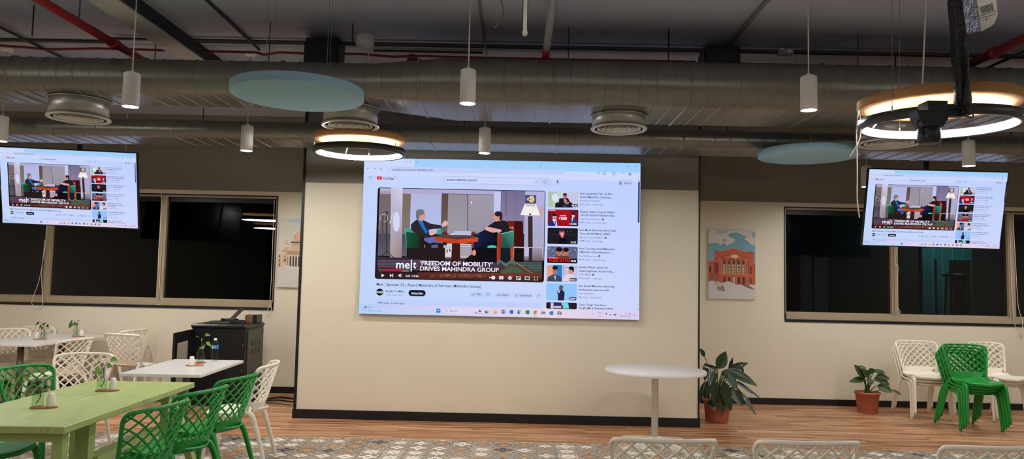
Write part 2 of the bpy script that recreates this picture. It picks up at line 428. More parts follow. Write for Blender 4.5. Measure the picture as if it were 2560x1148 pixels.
# ---------------------------------------------------------------- pictures drawn as flat coloured shapes
def text_shapes(s, bold=0.0):
    cu = bpy.data.curves.new('lettering', 'FONT'); cu.body = s; cu.size = 1.0; cu.resolution_u = 3; cu.offset = bold
    ob = bpy.data.objects.new('lettering', cu); COL.objects.link(ob)
    bpy.context.view_layer.update()
    ev = ob.evaluated_get(bpy.context.evaluated_depsgraph_get()); me = ev.to_mesh()
    vs = [(v.co.x, v.co.y) for v in me.vertices]; fs = [list(p.vertices) for p in me.polygons]
    ev.to_mesh_clear(); bpy.data.objects.remove(ob); bpy.data.curves.remove(cu)
    return vs, fs
class Art:
    """coloured flat shapes in page units: x to the right, y down, page of W x H"""
    def __init__(s, W, H, conv=None): s.W, s.H, s.conv = W, H, conv; s.v = []; s.f = []; s.c = []; s.z = 0; s.fr = (0, 0, 1)
    def frame(s, ox, oy, k): s.fr = (ox, oy, k)
    def m(s, x, y):
        x, y = s.fr[0] + x / s.fr[2], s.fr[1] + y / s.fr[2]
        return s.conv(x, y) if s.conv else (x, y)
    def raw(s, pts, cols, faces=None):
        o = len(s.v); s.z += 1
        s.v += [(min(max(p[0], 0), s.W), min(max(p[1], 0), s.H), s.z) for p in pts]
        for f in (faces or [list(range(len(pts)))]):
            s.f.append([o + i for i in f]); s.c.append([cols[i] for i in f] if isinstance(cols, list) else [cols] * len(f))
    def poly(s, pts, *cols):
        q = [s.m(*p) for p in pts]; cs = [S(*c) for c in cols]
        s.raw(q, cs if len(cs) == len(q) and len(cs) > 1 else cs[0])
    def rect(s, x0, y0, x1, y1, *cols):      # colours: one, or top and bottom
        a, b = s.m(x0, y0), s.m(x1, y1); cs = [S(*c) for c in cols]
        s.raw([(a[0], a[1]), (b[0], a[1]), (b[0], b[1]), (a[0], b[1])], [cs[0], cs[0], cs[-1], cs[-1]])
    def rr(s, x0, y0, x1, y1, rad, col, col2=None):
        a, b = s.m(x0, y0), s.m(x1, y1); k = abs(s.m(rad, 0)[0] - s.m(0, 0)[0]); pts = []
        k = min(k, (b[0] - a[0]) / 2, (b[1] - a[1]) / 2)
        for cx, cy, t0 in ((b[0] - k, a[1] + k, -90), (b[0] - k, b[1] - k, 0), (a[0] + k, b[1] - k, 90), (a[0] + k, a[1] + k, 180)):
            for i in range(7):
                t = math.radians(t0 + i * 15); pts.append((cx + k * math.cos(t), cy + k * math.sin(t)))
        s.raw(pts, S(*col))
    def ell(s, cx, cy, rx, ry, col, n=20, a0=0, a1=360):
        q = [s.m(cx + rx * math.cos(math.radians(a0 + (a1 - a0) * i / n)), cy + ry * math.sin(math.radians(a0 + (a1 - a0) * i / n))) for i in range(n + (a1 - a0 != 360))]
        s.raw(q, S(*col))
    def line(s, pts, wd, col):
        for a, b in zip(pts, pts[1:]):
            dx, dy = b[0] - a[0], b[1] - a[1]; L = math.hypot(dx, dy) or 1; nx, ny = -dy / L * wd / 2, dx / L * wd / 2
            s.poly([(a[0] + nx, a[1] + ny), (b[0] + nx, b[1] + ny), (b[0] - nx, b[1] - ny), (a[0] - nx, a[1] - ny)], col)
    def ringo(s, cx, cy, r, wd, col, n=20, a0=0, a1=360):
        s.line([(cx + r * math.cos(math.radians(a0 + (a1 - a0) * i / n)), cy + r * math.sin(math.radians(a0 + (a1 - a0) * i / n))) for i in range(n + 1)], wd, col)
    def text(s, x0, x1, y, t, col=(40, 44, 60), bold=0.0, h=None):
        vs, fs = text_shapes(t, bold)
        if not vs: return
        lo, hi = min(p[0] for p in vs), max(p[0] for p in vs)
        a, b = s.m(x0, y), s.m(x1, y); k = (b[0] - a[0]) / (hi - lo)
        ky = k if h is None else abs(s.m(0, h)[1] - s.m(0, 0)[1]) / 0.73
        s.raw([(a[0] + (p[0] - lo) * k, a[1] - p[1] * ky) for p in vs], S(*col), fs)
    def mesh(s, name, m, width, dz=3e-5):
        """mesh in the local xz plane, centred, looking to -y"""
        k = width / s.W
        me = bpy.data.meshes.new(name)
        me.from_pydata([((x - s.W / 2) * k, -z * dz, (s.H / 2 - y) * k) for x, y, z in s.v], [], s.f)
        ca = me.color_attributes.new('Col', 'FLOAT_COLOR', 'CORNER'); i = 0; flat = []
        for cs in s.c:
            for c in cs: flat += list(c)
        ca.data.foreach_set('color', flat); me.materials.append(m)
        return me

def screen_conv(px, py):
    xl = 910 - (py - 392.5) * 14.3 / 390.2; xr = 1601.6 - (py - 407) * 4.6 / 391.5
    yt = 392.5 + (px - 910) * 0.02125; yb = 782.7 + (px - 896) * 0.0231
    return 16 * (px - xl) / (xr - xl), 9 * (py - yt) / (yb - yt)
A = Art(16, 9, screen_conv)
PG = (199, 213, 252); INK = (44, 48, 66); GR = (110, 118, 150)
A.raw([(0, 0), (16, 0), (16, 9), (0, 9)], [S(196, 212, 252), S(188, 206, 255), S(204, 214, 252), S(192, 212, 250)])
A.raw([(0, 0), (16, 0), (16, .55), (0, .55)], [S(160, 205, 245), S(150, 205, 255), S(162, 208, 252), S(165, 206, 246)])
A.frame(890, 380, 4.416)
A.rr(60, 62, 640, 165, 20, (204, 216, 250))
A.rect(75, 140, 700, 235, (203, 215, 250)); A.raw([(0, .55), (16, .55), (16, 1.05), (0, 1.05)], S(203, 215, 251))
A.text(545, 560, 112, '-', GR); A.line([(596, 98), (608, 110)], 2.5, INK); A.line([(608, 98), (596, 110)], 2.5, INK)
A.line([(667, 106), (685, 106)], 2.5, INK); A.line([(676, 97), (676, 115)], 2.5, INK)
A.line([(2056, 104), (2028, 162)], 4, (110, 140, 180))
for x, d in ((132, -1), (202, 1)):
    A.line([(x - 12, 178), (x + 12, 180)], 3, (70, 76, 100)); A.line([(x + d * 4, 170), (x + d * 12, 179), (x + d * 4, 188)], 3, (70, 76, 100))
A.ringo(275, 182, 11, 3, (60, 64, 84), a0=30, a1=340)
A.raw([A.m(330, 152), A.m(2300, 196), A.m(2300, 246), A.m(330, 212)], S(190, 206, 247))
A.ell(361, 184, 26, 25, (210, 220, 252)); A.line([(350, 177), (372, 177)], 3, INK); A.line([(350, 191), (372, 191)], 3, INK)
A.text(402, 856, 198, 'youtube.com/watch?v=EsSNBC_0-FU', (70, 84, 120), 0.006)
for k in range(3): A.line([(138, 266 + k * 13), (172, 267 + k * 13)], 2.2, (70, 74, 96))
A.rr(229, 265, 283, 301, 9, (222, 20, 44)); A.poly([(248, 274), (268, 284), (248, 294)], (245, 240, 250))
A.text(291, 413, 301, 'YouTube', (42, 44, 62), 0.012, h=32); A.text(424, 441, 272, 'IN', GR)
A.rr(965, 264, 2150, 370, 45, (150, 165, 205)); A.rr(968, 267, 2147, 367, 43, (202, 214, 252))
A.poly([(2030, 296), (2147, 300), (2147, 340), (2120, 364), (2030, 364)], (190, 204, 246))
A.line([(2028, 296), (2028, 364)], 2, (150, 165, 205))
A.text(1001, 1337, 312, 'anand mahindra speech', (48, 56, 84), 0.014)
A.line([(1980, 314), (2010, 344)], 2.5, INK); A.line([(2010, 314), (1980, 344)], 2.5, INK)
A.ringo(2087, 326, 13, 2.5, INK); A.line([(2097, 336), (2107, 347)], 3, INK)
# the video picture
VB = (58, 50, 52)
A.rr(238, 388, 2073, 1440, 26, (30, 26, 28))
A.rect(262, 396, 2070, 910, (172, 168, 208), (186, 190, 228)); A.rect(262, 396, 520, 460, (190, 186, 220), (150, 140, 160))
A.rect(262, 458, 385, 910, (120, 104, 108), (110, 100, 104)); A.rect(515, 458, 602, 910, (122, 106, 96), (128, 116, 112))
A.rect(245, 900, 560, 1150, (70, 70, 92), (96, 92, 110))
A.poly([(385, 392), (513, 394), (500, 1180), (372, 1180)], (196, 196, 224), (206, 208, 236), (150, 130, 126), (170, 154, 150))
A.ell(443, 770, 38, 110, (210, 214, 244))
A.rect(604, 460, 940, 900, (178, 182, 220), (176, 190, 236))
A.rect(946, 455, 1525, 905, (88, 72, 68), (110, 92, 86)); A.rect(1018, 462, 1232, 905, (150, 142, 156), (158, 150, 160)); A.rect(1240, 466, 1516, 905, (160, 152, 168), (150, 146, 160))
A.line([(1233, 460), (1233, 900)], 7, (40, 34, 36))
A.rect(1525, 440, 1598, 900, (196, 200, 238), (190, 196, 236)); A.rect(1600, 425, 1868, 905, (118, 108, 142), (140, 132, 168)); A.line([(1777, 430), (1773, 760)], 4, (90, 84, 120))
A.rect(1868, 435, 2070, 1200, (178, 178, 222), (170, 166, 190)); A.line([(1655, 428), (1655, 700)], 6, (84, 76, 100))
# light stand
A.line([(335, 640), (335, 1100)], 20, (70, 62, 66)); A.ringo(305, 728, 42, 5, (200, 196, 206)); A.ell(325, 625, 50, 24, (120, 106, 112)); A.line([(402, 680), (370, 790)], 9, (214, 212, 224)); A.line([(290, 700), (290, 1040)], 24, (88, 78, 82))
# lectern, lamp, logo
A.poly([(1672, 760), (1842, 765), (1858, 1300), (1690, 1300)], (130, 30, 24), (90, 22, 20), (44, 14, 14), (110, 28, 22)); A.poly([(1750, 762), (1842, 765), (1858, 1300), (1760, 1300)], (60, 18, 18))
A.text(1696, 1740, 850, 'ra', (220, 150, 120), 0.02)
A.rect(1868, 474, 1988, 570, (70, 76, 122)); A.ell(1938, 520, 32, 40, (222, 196, 130)); A.ell(1902, 520, 16, 15, (214, 200, 170)); A.ell(1916, 520, 9, 9, (70, 76, 122)); A.line([(1946, 512), (1946, 528)], 4, (110, 90, 80))
A.poly([(2020, 620), (2064, 596), (2064, 700), (2000, 740)], (206, 160, 160))
A.poly([(1864, 572), (1988, 574), (2034, 700), (1814, 696)], (238, 230, 214), (236, 226, 212), (246, 240, 244), (246, 240, 236)); A.text(1882, 1970, 600, 'WION', (96, 104, 120), 0.012)
A.line([(1924, 710), (1926, 1300)], 50, (60, 44, 44)); A.ell(1922, 690, 10, 12, (60, 40, 40))
# floor, rug
A.rect(560, 1020, 2060, 1200, (196, 190, 206), (120, 100, 104)); A.rect(1000, 1010, 1480, 1100, (210, 210, 226), (180, 168, 172))
for k in range(3): A.line([(1150, 1030 + 28 * k), (1280, 1032 + 28 * k)], 9, (120, 120, 140))
# chairs and people
A.poly([(534, 842), (560, 838), (720, 890), (745, 1200), (560, 1200)], (70, 190, 160), (60, 170, 140), (20, 70, 62), (14, 34, 30), (22, 60, 40))
A.poly([(548, 880), (700, 905), (705, 1200), (570, 1200)], (34, 84, 58), (20, 58, 40), (14, 30, 26), (20, 60, 40)); A.poly([(700, 890), (750, 880), (760, 1200), (706, 1200)], (40, 26, 24))
A.poly([(604, 800), (668, 745), (740, 752), (820, 790), (960, 815), (950, 845), (850, 850), (800, 860), (815, 930), (760, 945), (640, 890), (604, 850)], (44, 40, 44))
A.poly([(670, 745), (735, 765), (760, 830), (795, 880), (770, 905), (735, 850)], (30, 110, 200)); A.line([(940, 812), (946, 850)], 12, (40, 110, 190))
A.poly([(690, 690), (745, 690), (740, 760), (700, 765)], (190, 130, 110)); A.ell(718, 700, 46, 58, (212, 160, 146)); A.ell(708, 664, 48, 34, (120, 118, 124)); A.ell(680, 700, 22, 44, (116, 114, 118)); A.poly([(748, 690), (770, 712), (748, 730)], (214, 158, 142)); A.ell(756, 694, 4, 4, (40, 30, 30)); A.line([(744, 736), (760, 734)], 4, (150, 80, 80))
A.poly([(944, 800), (975, 758), (985, 768), (1010, 772), (1012, 795), (990, 818), (950, 828)], (222, 176, 168)); A.line([(972, 765), (1000, 762)], 8, (222, 176, 168)); A.line([(985, 785), (1014, 783)], 8, (222, 176, 168))
A.poly([(800, 905), (835, 868), (850, 862), (845, 880), (888, 878), (890, 900), (830, 925)], (222, 170, 160))
A.poly([(750, 950), (860, 935), (960, 1000), (930, 1050), (880, 1060), (880, 1140), (830, 1140), (820, 1020), (750, 975)], (92, 108, 176)); A.poly([(850, 1000), (960, 1010), (985, 1200), (760, 1200), (760, 1010), (820, 1010)], (34, 26, 28)); A.poly([(830, 1030), (900, 1020), (900, 1140), (835, 1145)], (88, 96, 146))
A.poly([(890, 860), (940, 850), (950, 905), (895, 915)], (60, 160, 140))
A.poly([(1320, 900), (1400, 872), (1410, 912), (1350, 935)], (50, 130, 110))
A.poly([(1350, 900), (1420, 860), (1560, 880), (1600, 960), (1600, 1200), (1290, 1200), (1280, 1080), (1300, 960)], (24, 26, 54), (24, 22, 40), (14, 14, 20), (12, 12, 18), (12, 12, 16), (12, 12, 16), (16, 16, 26), (28, 34, 80))
A.poly([(1410, 850), (1500, 790), (1540, 760), (1600, 748), (1670, 770), (1710, 880), (1600, 900), (1480, 860), (1420, 868)], (36, 30, 40))
A.poly([(1560, 730), (1600, 735), (1600, 765), (1540, 765)], (180, 110, 110)); A.ell(1552, 715, 42, 54, (206, 150, 144)); A.ell(1572, 684, 42, 30, (40, 30, 32)); A.ell(1596, 710, 20, 44, (44, 32, 34)); A.poly([(1520, 700), (1500, 724), (1520, 738)], (208, 152, 146)); A.ell(1516, 702, 4, 4, (30, 20, 20)); A.line([(1508, 746), (1528, 746)], 5, (150, 60, 70)); A.ell(1580, 720, 8, 12, (190, 130, 120))
A.poly([(1415, 850), (1440, 826), (1500, 836), (1605, 860), (1600, 885), (1505, 890), (1440, 868)], (224, 168, 160)); A.line([(1490, 870), (1512, 892)], 12, (216, 156, 146))
A.poly([(1600, 905), (1742, 868), (1735, 1200), (1610, 1200)], (40, 100, 88), (70, 150, 130), (20, 40, 36), (24, 56, 48)); A.line([(1600, 905), (1740, 870)], 8, (120, 200, 180)); A.poly([(1560, 905), (1605, 900), (1610, 1200), (1552, 1200)], (170, 60, 36), (150, 50, 30), (100, 34, 22), (130, 44, 26)); A.ell(1500, 1050, 52, 20, (70, 200, 170))
A.poly([(862, 935), (975, 905), (1230, 905), (1350, 945), (1125, 965)], (80, 50, 52), (110, 88, 92), (120, 100, 104), (84, 52, 52), (60, 40, 44))
A.poly([(862, 935), (1125, 965), (1125, 1018), (870, 985)], (190, 66, 34)); A.poly([(1125, 965), (1350, 945), (1345, 990), (1125, 1018)], (206, 74, 40))
A.poly([(1058, 1005), (1150, 1010), (1146, 1200), (1055, 1200)], (58, 30, 28)); A.poly([(1270, 1000), (1300, 998), (1290, 1100), (1275, 1100)], (150, 60, 40))
A.poly([(1010, 905), (1080, 900), (1120, 912), (1060, 918)], (214, 220, 240)); A.rect(1080, 872, 1270, 920, (186, 190, 220))
for x in (968, 990, 1276, 1298): A.rect(x, 880, x + 15, 920, (110, 30, 34))
A.ell(1300, 1115, 26, 40, (224, 150, 140))
A.poly([(1250, 1150), (1290, 1120), (1350, 1160), (1380, 1190), (1250, 1190)], (20, 16, 20))
A.frame(890, 620, 5.224)
A.rect(278, 118, 2425, 200, (60, 54, 66), (52, 42, 48)); A.rect(272, 150, 2420, 330, (74, 58, 84), (70, 34, 36))
A.line([(396, 40), (400, 285)], 7, (40, 30, 34)); A.line([(396, 40), (300, 150)], 9, (44, 34, 38)); A.line([(396, 40), (530, 165)], 9, (44, 34, 38))
for k, c in enumerate(((150, 84, 84), (60, 90, 140), (160, 60, 80), (70, 130, 140), (180, 80, 90), (60, 80, 150), (70, 130, 130))):
    A.line([(285, 160 + k * 20), (820, 162 + k * 20)], 6, c)
A.poly([(660, 0), (1160, 0), (1160, 190), (820, 150), (660, 140)], (36, 28, 30)); A.rect(1166, 0, 1250, 120, (220, 210, 220)); A.line([(1190, 20), (1186, 60)], 14, (50, 40, 44)); A.line([(1220, 10), (1230, 50)], 14, (50, 40, 44))
A.poly([(1250, 0), (1358, 0), (1360, 190), (1240, 190)], (60, 28, 26)); A.rect(1362, 0, 1508, 130, (190, 178, 188)); [A.line([(1362, 14 + 26 * k), (1508, 14 + 26 * k)], 9, (110, 108, 130)) for k in range(4)]
A.poly([(1510, 0), (1840, 0), (1836, 190), (1420, 190), (1425, 150), (1510, 90)], (18, 16, 22)); A.ell(1540, 64, 26, 40, (222, 140, 130)); A.poly([(1420, 150), (1500, 90), (1580, 110), (1600, 165)], (22, 18, 22))
A.poly([(1838, 0), (1885, 0), (1885, 160), (1838, 190)], (170, 56, 36)); A.rect(1887, 0, 2015, 190, (22, 30, 40)); A.poly([(2015, 0), (2062, 0), (2050, 150), (2020, 180)], (190, 70, 40)); A.rect(2065, 0, 2190, 190, (24, 18, 18)); A.rect(2200, 0, 2260, 110, (190, 188, 226)); A.rect(2258, 0, 2300, 190, (54, 38, 40)); A.rect(2302, 0, 2425, 170, (160, 150, 170), (110, 96, 104))
for k in range(7): A.line([(2060, 188 + k * 21), (2428, 190 + k * 21)], 6, (70, 140, 110))
for k in range(3): A.line([(1840, 190 + 14 * k), (1880, 155 + 14 * k), (1960, 215 + 14 * k), (2010, 165 + 14 * k), (2080, 190 + 14 * k)], 5, (90, 160, 120))
A.poly([(1870, 300), (2010, 220), (2240, 240), (2330, 340), (1880, 330)], (84, 66, 60)); A.poly([(1900, 300), (2010, 240), (2130, 260), (2180, 320), (1900, 325)], (70, 94, 72))
A.line([(2030, 150), (2340, 360)], 5, (190, 150, 90))
A.rr(270, 312, 2425, 450, 30, (48, 32, 34)); A.poly([(800, 318), (2424, 330), (2424, 400), (2330, 432), (800, 398)], (96, 44, 38), (120, 56, 42), (96, 50, 44), (60, 34, 34), (70, 38, 36))
random.seed(3)
for k in range(60):
    x = random.uniform(960, 1700); A.line([(x, random.uniform(340, 385)), (x + random.uniform(10, 34), random.uniform(345, 388))], 4, (160, 108, 96))
A.line([(290, 298), (590, 298)], 8, (235, 40, 60)); A.line([(600, 299), (690, 300)], 7, (214, 206, 214)); A.ell(592, 299, 14, 14, (240, 20, 20))
WH = (238, 240, 252)
A.line([(722, 152), (718, 306)], 15, WH)
A.text(520, 700, 264, 'me', WH, 0.016, h=110); A.text(742, 782, 264, 't', WH, 0.016, h=108)
A.text(832, 1784, 222, "\u2018FREEDOM OF MOBILITY\u2019", WH, 0.02, h=58); A.text(832, 1864, 292, 'DRIVES MAHINDRA GROUP', WH, 0.02, h=56)
A.poly([(330, 334), (370, 357), (330, 380)], WH); A.poly([(440, 336), (470, 357), (440, 378)], WH); A.rect(473, 336, 482, 378, WH)
A.poly([(552, 348), (564, 348), (580, 334), (580, 382), (564, 368), (552, 368)], WH); A.ringo(578, 358, 18, 5, WH, 10, -60, 60)
A.text(645, 812, 374, '3:24 / 24:26', WH, 0.02)
A.rr(1736, 376, 1800, 396, 10, (180, 176, 190)); A.ell(1792, 387, 25, 24, WH); A.ell(1794, 387, 5, 5, (50, 40, 50))
A.rr(1868, 368, 1924, 410, 6, WH); A.text(1877, 1915, 398, 'CC', (60, 50, 60), 0.03)
for k in range(6): A.ell(2009 + 20 * math.cos(k * 1.047), 392 + 20 * math.sin(k * 1.047), 7, 7, WH)
A.ell(2009, 392, 20, 20, WH); A.ell(2009, 392, 8, 8, (60, 36, 40)); A.rect(2024, 366, 2050, 376, (230, 60, 90))
for x0, x1 in ((2090, 2152), (2205, 2265)): A.rect(x0, 372, x1, 418, WH); A.rect(x0 + 7, 379, x1 - 7, 411, (60, 48, 72))
A.rect(2118, 396, 2142, 408, WH)
for sx in (-1, 1):
    for sy in (-1, 1):
        A.rect(2348 + min(sx * 24, sx * 10), 399 + min(sy * 24, sy * 17), 2348 + max(sx * 24, sx * 10), 399 + max(sy * 24, sy * 17), WH); A.rect(2348 + min(sx * 24, sx * 17), 399 + min(sy * 24, sy * 8), 2348 + max(sx * 24, sx * 17), 399 + max(sy * 24, sy * 8), WH)
# below the video
A.text(264, 1632, 488, 'Melt | Episode 12 | Anand Mahindra (Chairman, Mahindra Group)', (56, 64, 92), 0.008)
A.ell(308, 572, 47, 46, (24, 26, 42)); A.text(266, 350, 584, 'me|t', WH, 0.02)
A.text(386, 624, 572, 'Ready To Melt', (60, 66, 92), 0.006); A.text(386, 608, 616, '7.24K subscribers', (120, 130, 168))
A.rr(684, 543, 906, 628, 42, (28, 30, 46)); A.text(721, 870, 600, 'Subscribe', WH, 0.02)
for a, b in ((1480, 1780), (1808, 2018), (2046, 2316), (2340, 2420)): A.rr(a, 572 + (a - 1480) * .02, b, 644 + (a - 1480) * .02, 36, (190, 204, 248))
A.text(1572, 1624, 614, '972', INK, 0.006); A.text(1900, 1985, 622, 'Share', INK, 0.006); A.text(2137, 2284, 629, 'Download', INK, 0.006)
for x, y, d in ((1526, 604, 1), (1720, 606, -1)):
    A.line([(x - 20, y), (x - 20, y + d * 18), (x + 14, y + d * 18), (x + 20, y - d * 2), (x + 4, y - d * 4), (x + 4, y - d * 18), (x - 8, y), (x - 20, y)], 3, (60, 66, 92))
A.line([(1834, 626), (1850, 606), (1866, 604), (1866, 594), (1882, 608), (1866, 622), (1866, 612), (1850, 614), (1834, 626)], 3, (60, 66, 92))
A.line([(2094, 598), (2094, 620)], 3, INK); A.line([(2084, 612), (2094, 622), (2104, 612)], 3, INK); A.line([(2078, 630), (2110, 631)], 3, INK)
for k in range(3): A.ell(2368 + 14 * k, 620, 4, 4, GR)
A.rr(258, 664, 2418, 900, 16, (191, 206, 250)); A.text(284, 623, 722, '49K views  6 years ago', (60, 66, 96), 0.006)
# task bar
yy = lambda x: 728 + (x - 30) * 0.0228
A.poly([(20, yy(20)), (1200, yy(1200)), (2560, yy(2560)), (3710, yy(3710)), (3710, 1000), (2560, 940), (1200, 900), (20, 860)], (170, 205, 245), (220, 205, 240), (232, 212, 226), (214, 206, 246), (214, 206, 246), (232, 214, 230), (212, 208, 246), (180, 210, 246))
A.line([(84, 795), (84, 810), (128, 812), (132, 796), (110, 788), (84, 796)], 2.5, (120, 150, 190)); A.ell(124, 767, 17, 17, (176, 30, 50)); A.text(118, 131, 776, '5', WH, 0.02); A.text(157, 208, 780, '27°C', (90, 110, 150)); A.text(156, 330, 822, 'Mostly cloudy', (110, 150, 190))
for i in range(2):
    for j in range(2): A.rect(1048 + 28 * i, 786 + 28 * j, 1073 + 28 * i, 811 + 28 * j, ((20, 150, 220), (10, 130, 205))[j])
A.rr(1148, 778, 1640, 854, 26, (222, 214, 246)); A.ringo(1178, 808, 13, 3, (90, 96, 130)); A.line([(1188, 818), (1197, 829)], 3, (90, 96, 130)); A.text(1222, 1318, 826, 'Search', (120, 122, 160))
A.line([(1560, 846), (1640, 848)], 4, (60, 60, 80)); A.poly([(1595, 830), (1615, 806), (1640, 834)], (70, 72, 92)); A.poly([(1545, 845), (1560, 822), (1580, 845)], (140, 142, 160)); A.ell(1616, 808, 8, 8, (90, 90, 110))
A.rect(1688, 812, 1700, 846, (30, 30, 40)); A.rect(1688, 836, 1728, 848, (30, 30, 40)); A.rect(1706, 814, 1728, 832, (150, 160, 180))
A.rect(1793, 808, 1844, 848, (240, 190, 110)); A.rect(1793, 802, 1812, 812, (226, 160, 70)); A.rect(1804, 838, 1832, 848, (60, 100, 160))
A.ell(1922, 828, 26, 26, (40, 100, 180)); A.line([(1902, 836), (1912, 816), (1922, 838), (1932, 816), (1942, 836)], 4, (200, 220, 250))
A.rect(2012, 806, 2052, 856, (40, 110, 200)); A.rr(1998, 818, 2024, 846, 3, (20, 70, 160)); A.line([(2004, 826), (2007, 840), (2011, 828), (2015, 840), (2018, 826)], 2, WH)
A.ell(2130, 832, 26, 26, (20, 150, 200)); A.ell(2136, 826, 17, 15, (50, 190, 170)); A.ell(2142, 836, 12, 9, (205, 235, 250)); A.ell(2122, 844, 16, 10, (10, 90, 170))
A.rect(2222, 808, 2262, 860, (20, 140, 96)); A.rr(2208, 820, 2234, 848, 3, (10, 96, 62)); A.line([(2214, 826), (2228, 842)], 3, WH); A.line([(2228, 826), (2214, 842)], 3, WH)
A.ell(2340, 838, 24, 25, (196, 70, 64)); A.poly([(2340, 838), (2363, 826), (2360, 856), (2342, 862)], (232, 180, 60)); A.poly([(2340, 838), (2342, 862), (2320, 854), (2318, 826)], (50, 130, 84)); A.ell(2340, 838, 12, 12, WH); A.ell(2340, 838, 9, 9, (60, 110, 200)); A.line([(2322, 882), (2358, 883)], 4, (50, 50, 70))
A.frame(1340, 580, 4.993)
A.rect(66, 990, 92, 1018, (50, 80, 160)); A.ell(84, 985, 6, 6, (50, 80, 160)); A.ell(106, 988, 5, 5, (50, 90, 170)); A.rect(94, 996, 114, 1018, (70, 100, 180)); A.line([(70, 996), (84, 996)], 3, WH); A.line([(77, 996), (77, 1010)], 3, WH)
A.rect(176, 984, 214, 1030, (30, 140, 220)); A.rr(164, 996, 190, 1024, 3, (10, 90, 170)); A.ringo(177, 1010, 6, 3, WH)
A.rr(264, 992, 316, 1030, 8, (88, 108, 140)); A.rect(278, 986, 300, 996, (88, 108, 140)); A.ell(290, 1011, 14, 14, (220, 230, 245)); A.ell(290, 1011, 9, 9, (60, 110, 170)); A.line([(280, 1050), (298, 1050)], 3, (60, 60, 80))
A.line([(692, 1024), (702, 1014), (712, 1024)], 3, (100, 100, 130)); A.text(764, 816, 1014, 'ENG', (110, 104, 130)); A.text(780, 800, 1052, 'IN', (110, 104, 130))
A.ell(875, 1018, 13, 12, (110, 110, 150), 12, 200, 340); A.poly([(862, 1014), (888, 1014), (875, 1034)], (110, 110, 150)); A.poly([(912, 1024), (922, 1024), (930, 1014), (930, 1042), (922, 1034), (912, 1034)], (110, 110, 150)); A.ringo(930, 1028, 14, 2.5, (110, 110, 150), 8, -60, 60)
A.rr(966, 1018, 1000, 1040, 6, (140, 140, 170)); A.rect(970, 1022, 984, 1036, (40, 40, 60)); A.text(1116, 1182, 1024, '01:36', (120, 118, 150)); A.text(1042, 1182, 1058, '24-07-2025', (120, 118, 150)); A.line([(1208, 1040), (1208, 1024), (1228, 1024), (1228, 1040), (1208, 1040)], 3, (70, 70, 100))
# right column
A.frame(1340, 380, 5.218)
DK = (58, 66, 96)
A.line([(1086, 182), (1106, 182)], 2, (90, 120, 170)); A.line([(1188, 180), (1206, 180), (1206, 194), (1188, 194), (1188, 180)], 2.5, (70, 100, 150)); A.line([(1298, 178), (1318, 196)], 2.5, (80, 110, 160)); A.line([(1318, 178), (1298, 196)], 2.5, (80, 110, 160))
A.line([(826, 264), (800, 264), (800, 288), (828, 288), (828, 278)], 3, DK); A.line([(816, 258), (832, 274)], 3, DK)
A.line([(892, 262), (897, 276), (910, 277), (900, 285), (904, 297), (892, 290), (880, 297), (884, 285), (874, 277), (887, 276), (892, 262)], 3, DK)
A.line([(996, 266), (1022, 266), (1022, 296), (996, 296), (996, 266)], 3.5, DK); A.ell(1026, 280, 6, 6, DK)
A.line([(1122, 272), (1140, 272)], 3, DK); A.line([(1122, 282), (1134, 282)], 3, DK); A.line([(1146, 290), (1146, 270), (1154, 272)], 3, DK); A.ringo(1222, 285, 19, 3, (40, 80, 140)); A.ell(1222, 280, 6, 6, (40, 80, 140)); A.ell(1222, 294, 11, 6, (40, 80, 140))
for dx, y, st in ((1307, 286, 12), (985, 404, 14), (1085, 552, 14), (1081, 792, 14), (1077, 1032, 14)):
    for k in (-1, 0, 1): A.ell(dx, y + st * k, 2.6, 2.6, (90, 100, 140))
A.ell(281, 390, 42, 42, (190, 205, 250)); A.ell(281, 384, 7, 14, (24, 28, 50)); A.line([(281, 396), (281, 412)], 4, (24, 28, 50)); A.ringo(281, 388, 14, 2.5, (24, 28, 50), 10, 10, 170)
A.rr(1064, 362, 1280, 448, 42, (190, 206, 250)); A.ringo(1101, 405, 24, 3, (70, 84, 130)); A.ell(1101, 398, 8, 8, (70, 84, 130)); A.ell(1101, 416, 14, 7, (70, 84, 130)); A.text(1147, 1246, 416, 'Sign in', (70, 84, 130), 0.008)
A.rr(1329, 390, 1346, 926, 8, (70, 74, 112)); A.poly([(1340, 360), (1350, 374), (1331, 374)], (40, 44, 70))
TX = [('First Leadership Talk  by Shri.', 'Anand Mahindra, Chairman, ...', 'Inclusive Innovations', '52K views \u00b7 6 years ago')]
A.frame(1360, 468, 8.696)
A.text(782, 1490, 158, TX[0][0], INK, 0.012); A.text(782, 1506, 234, TX[0][1], INK, 0.012); A.text(782, 1212, 310, TX[0][2], GR, 0.004); A.text(782, 1274, 390, TX[0][3], GR, 0.004)
A.text(778, 1530, 556, 'Gautam Adani in Aap Ki Adalat:', INK, 0.012); A.text(790, 1196, 634, '\u0906\u092a \u0915\u0940 \u0905\u0926\u093e\u0932\u0924 \u092e\u0947\u0902', INK, 0.006); A.text(1210, 1548, 638, 'Gautam Ada...', INK, 0.012); A.text(776, 1232, 714, 'India TV Aap Ki Adalat', GR, 0.004); A.text(776, 1340, 790, '449K views \u00b7 8 months ago', GR, 0.004)
A.text(770, 1548, 956, 'Elon Musk (Full Interview) | Real', INK, 0.012); A.text(768, 1430, 1032, 'Time with Bill Maher (HBO)', INK, 0.012); A.text(766, 1286, 1112, 'Real Time with Bill Maher', GR, 0.004)
def tick(x, y, r):
    A.ell(x, y, r, r, (50, 54, 76)); A.line([(x - r * .5, y), (x - r * .1, y + r * .4), (x + r * .5, y - r * .4)], r * .25, WH)
tick(1278, 704, 22); tick(1334, 1108, 22)
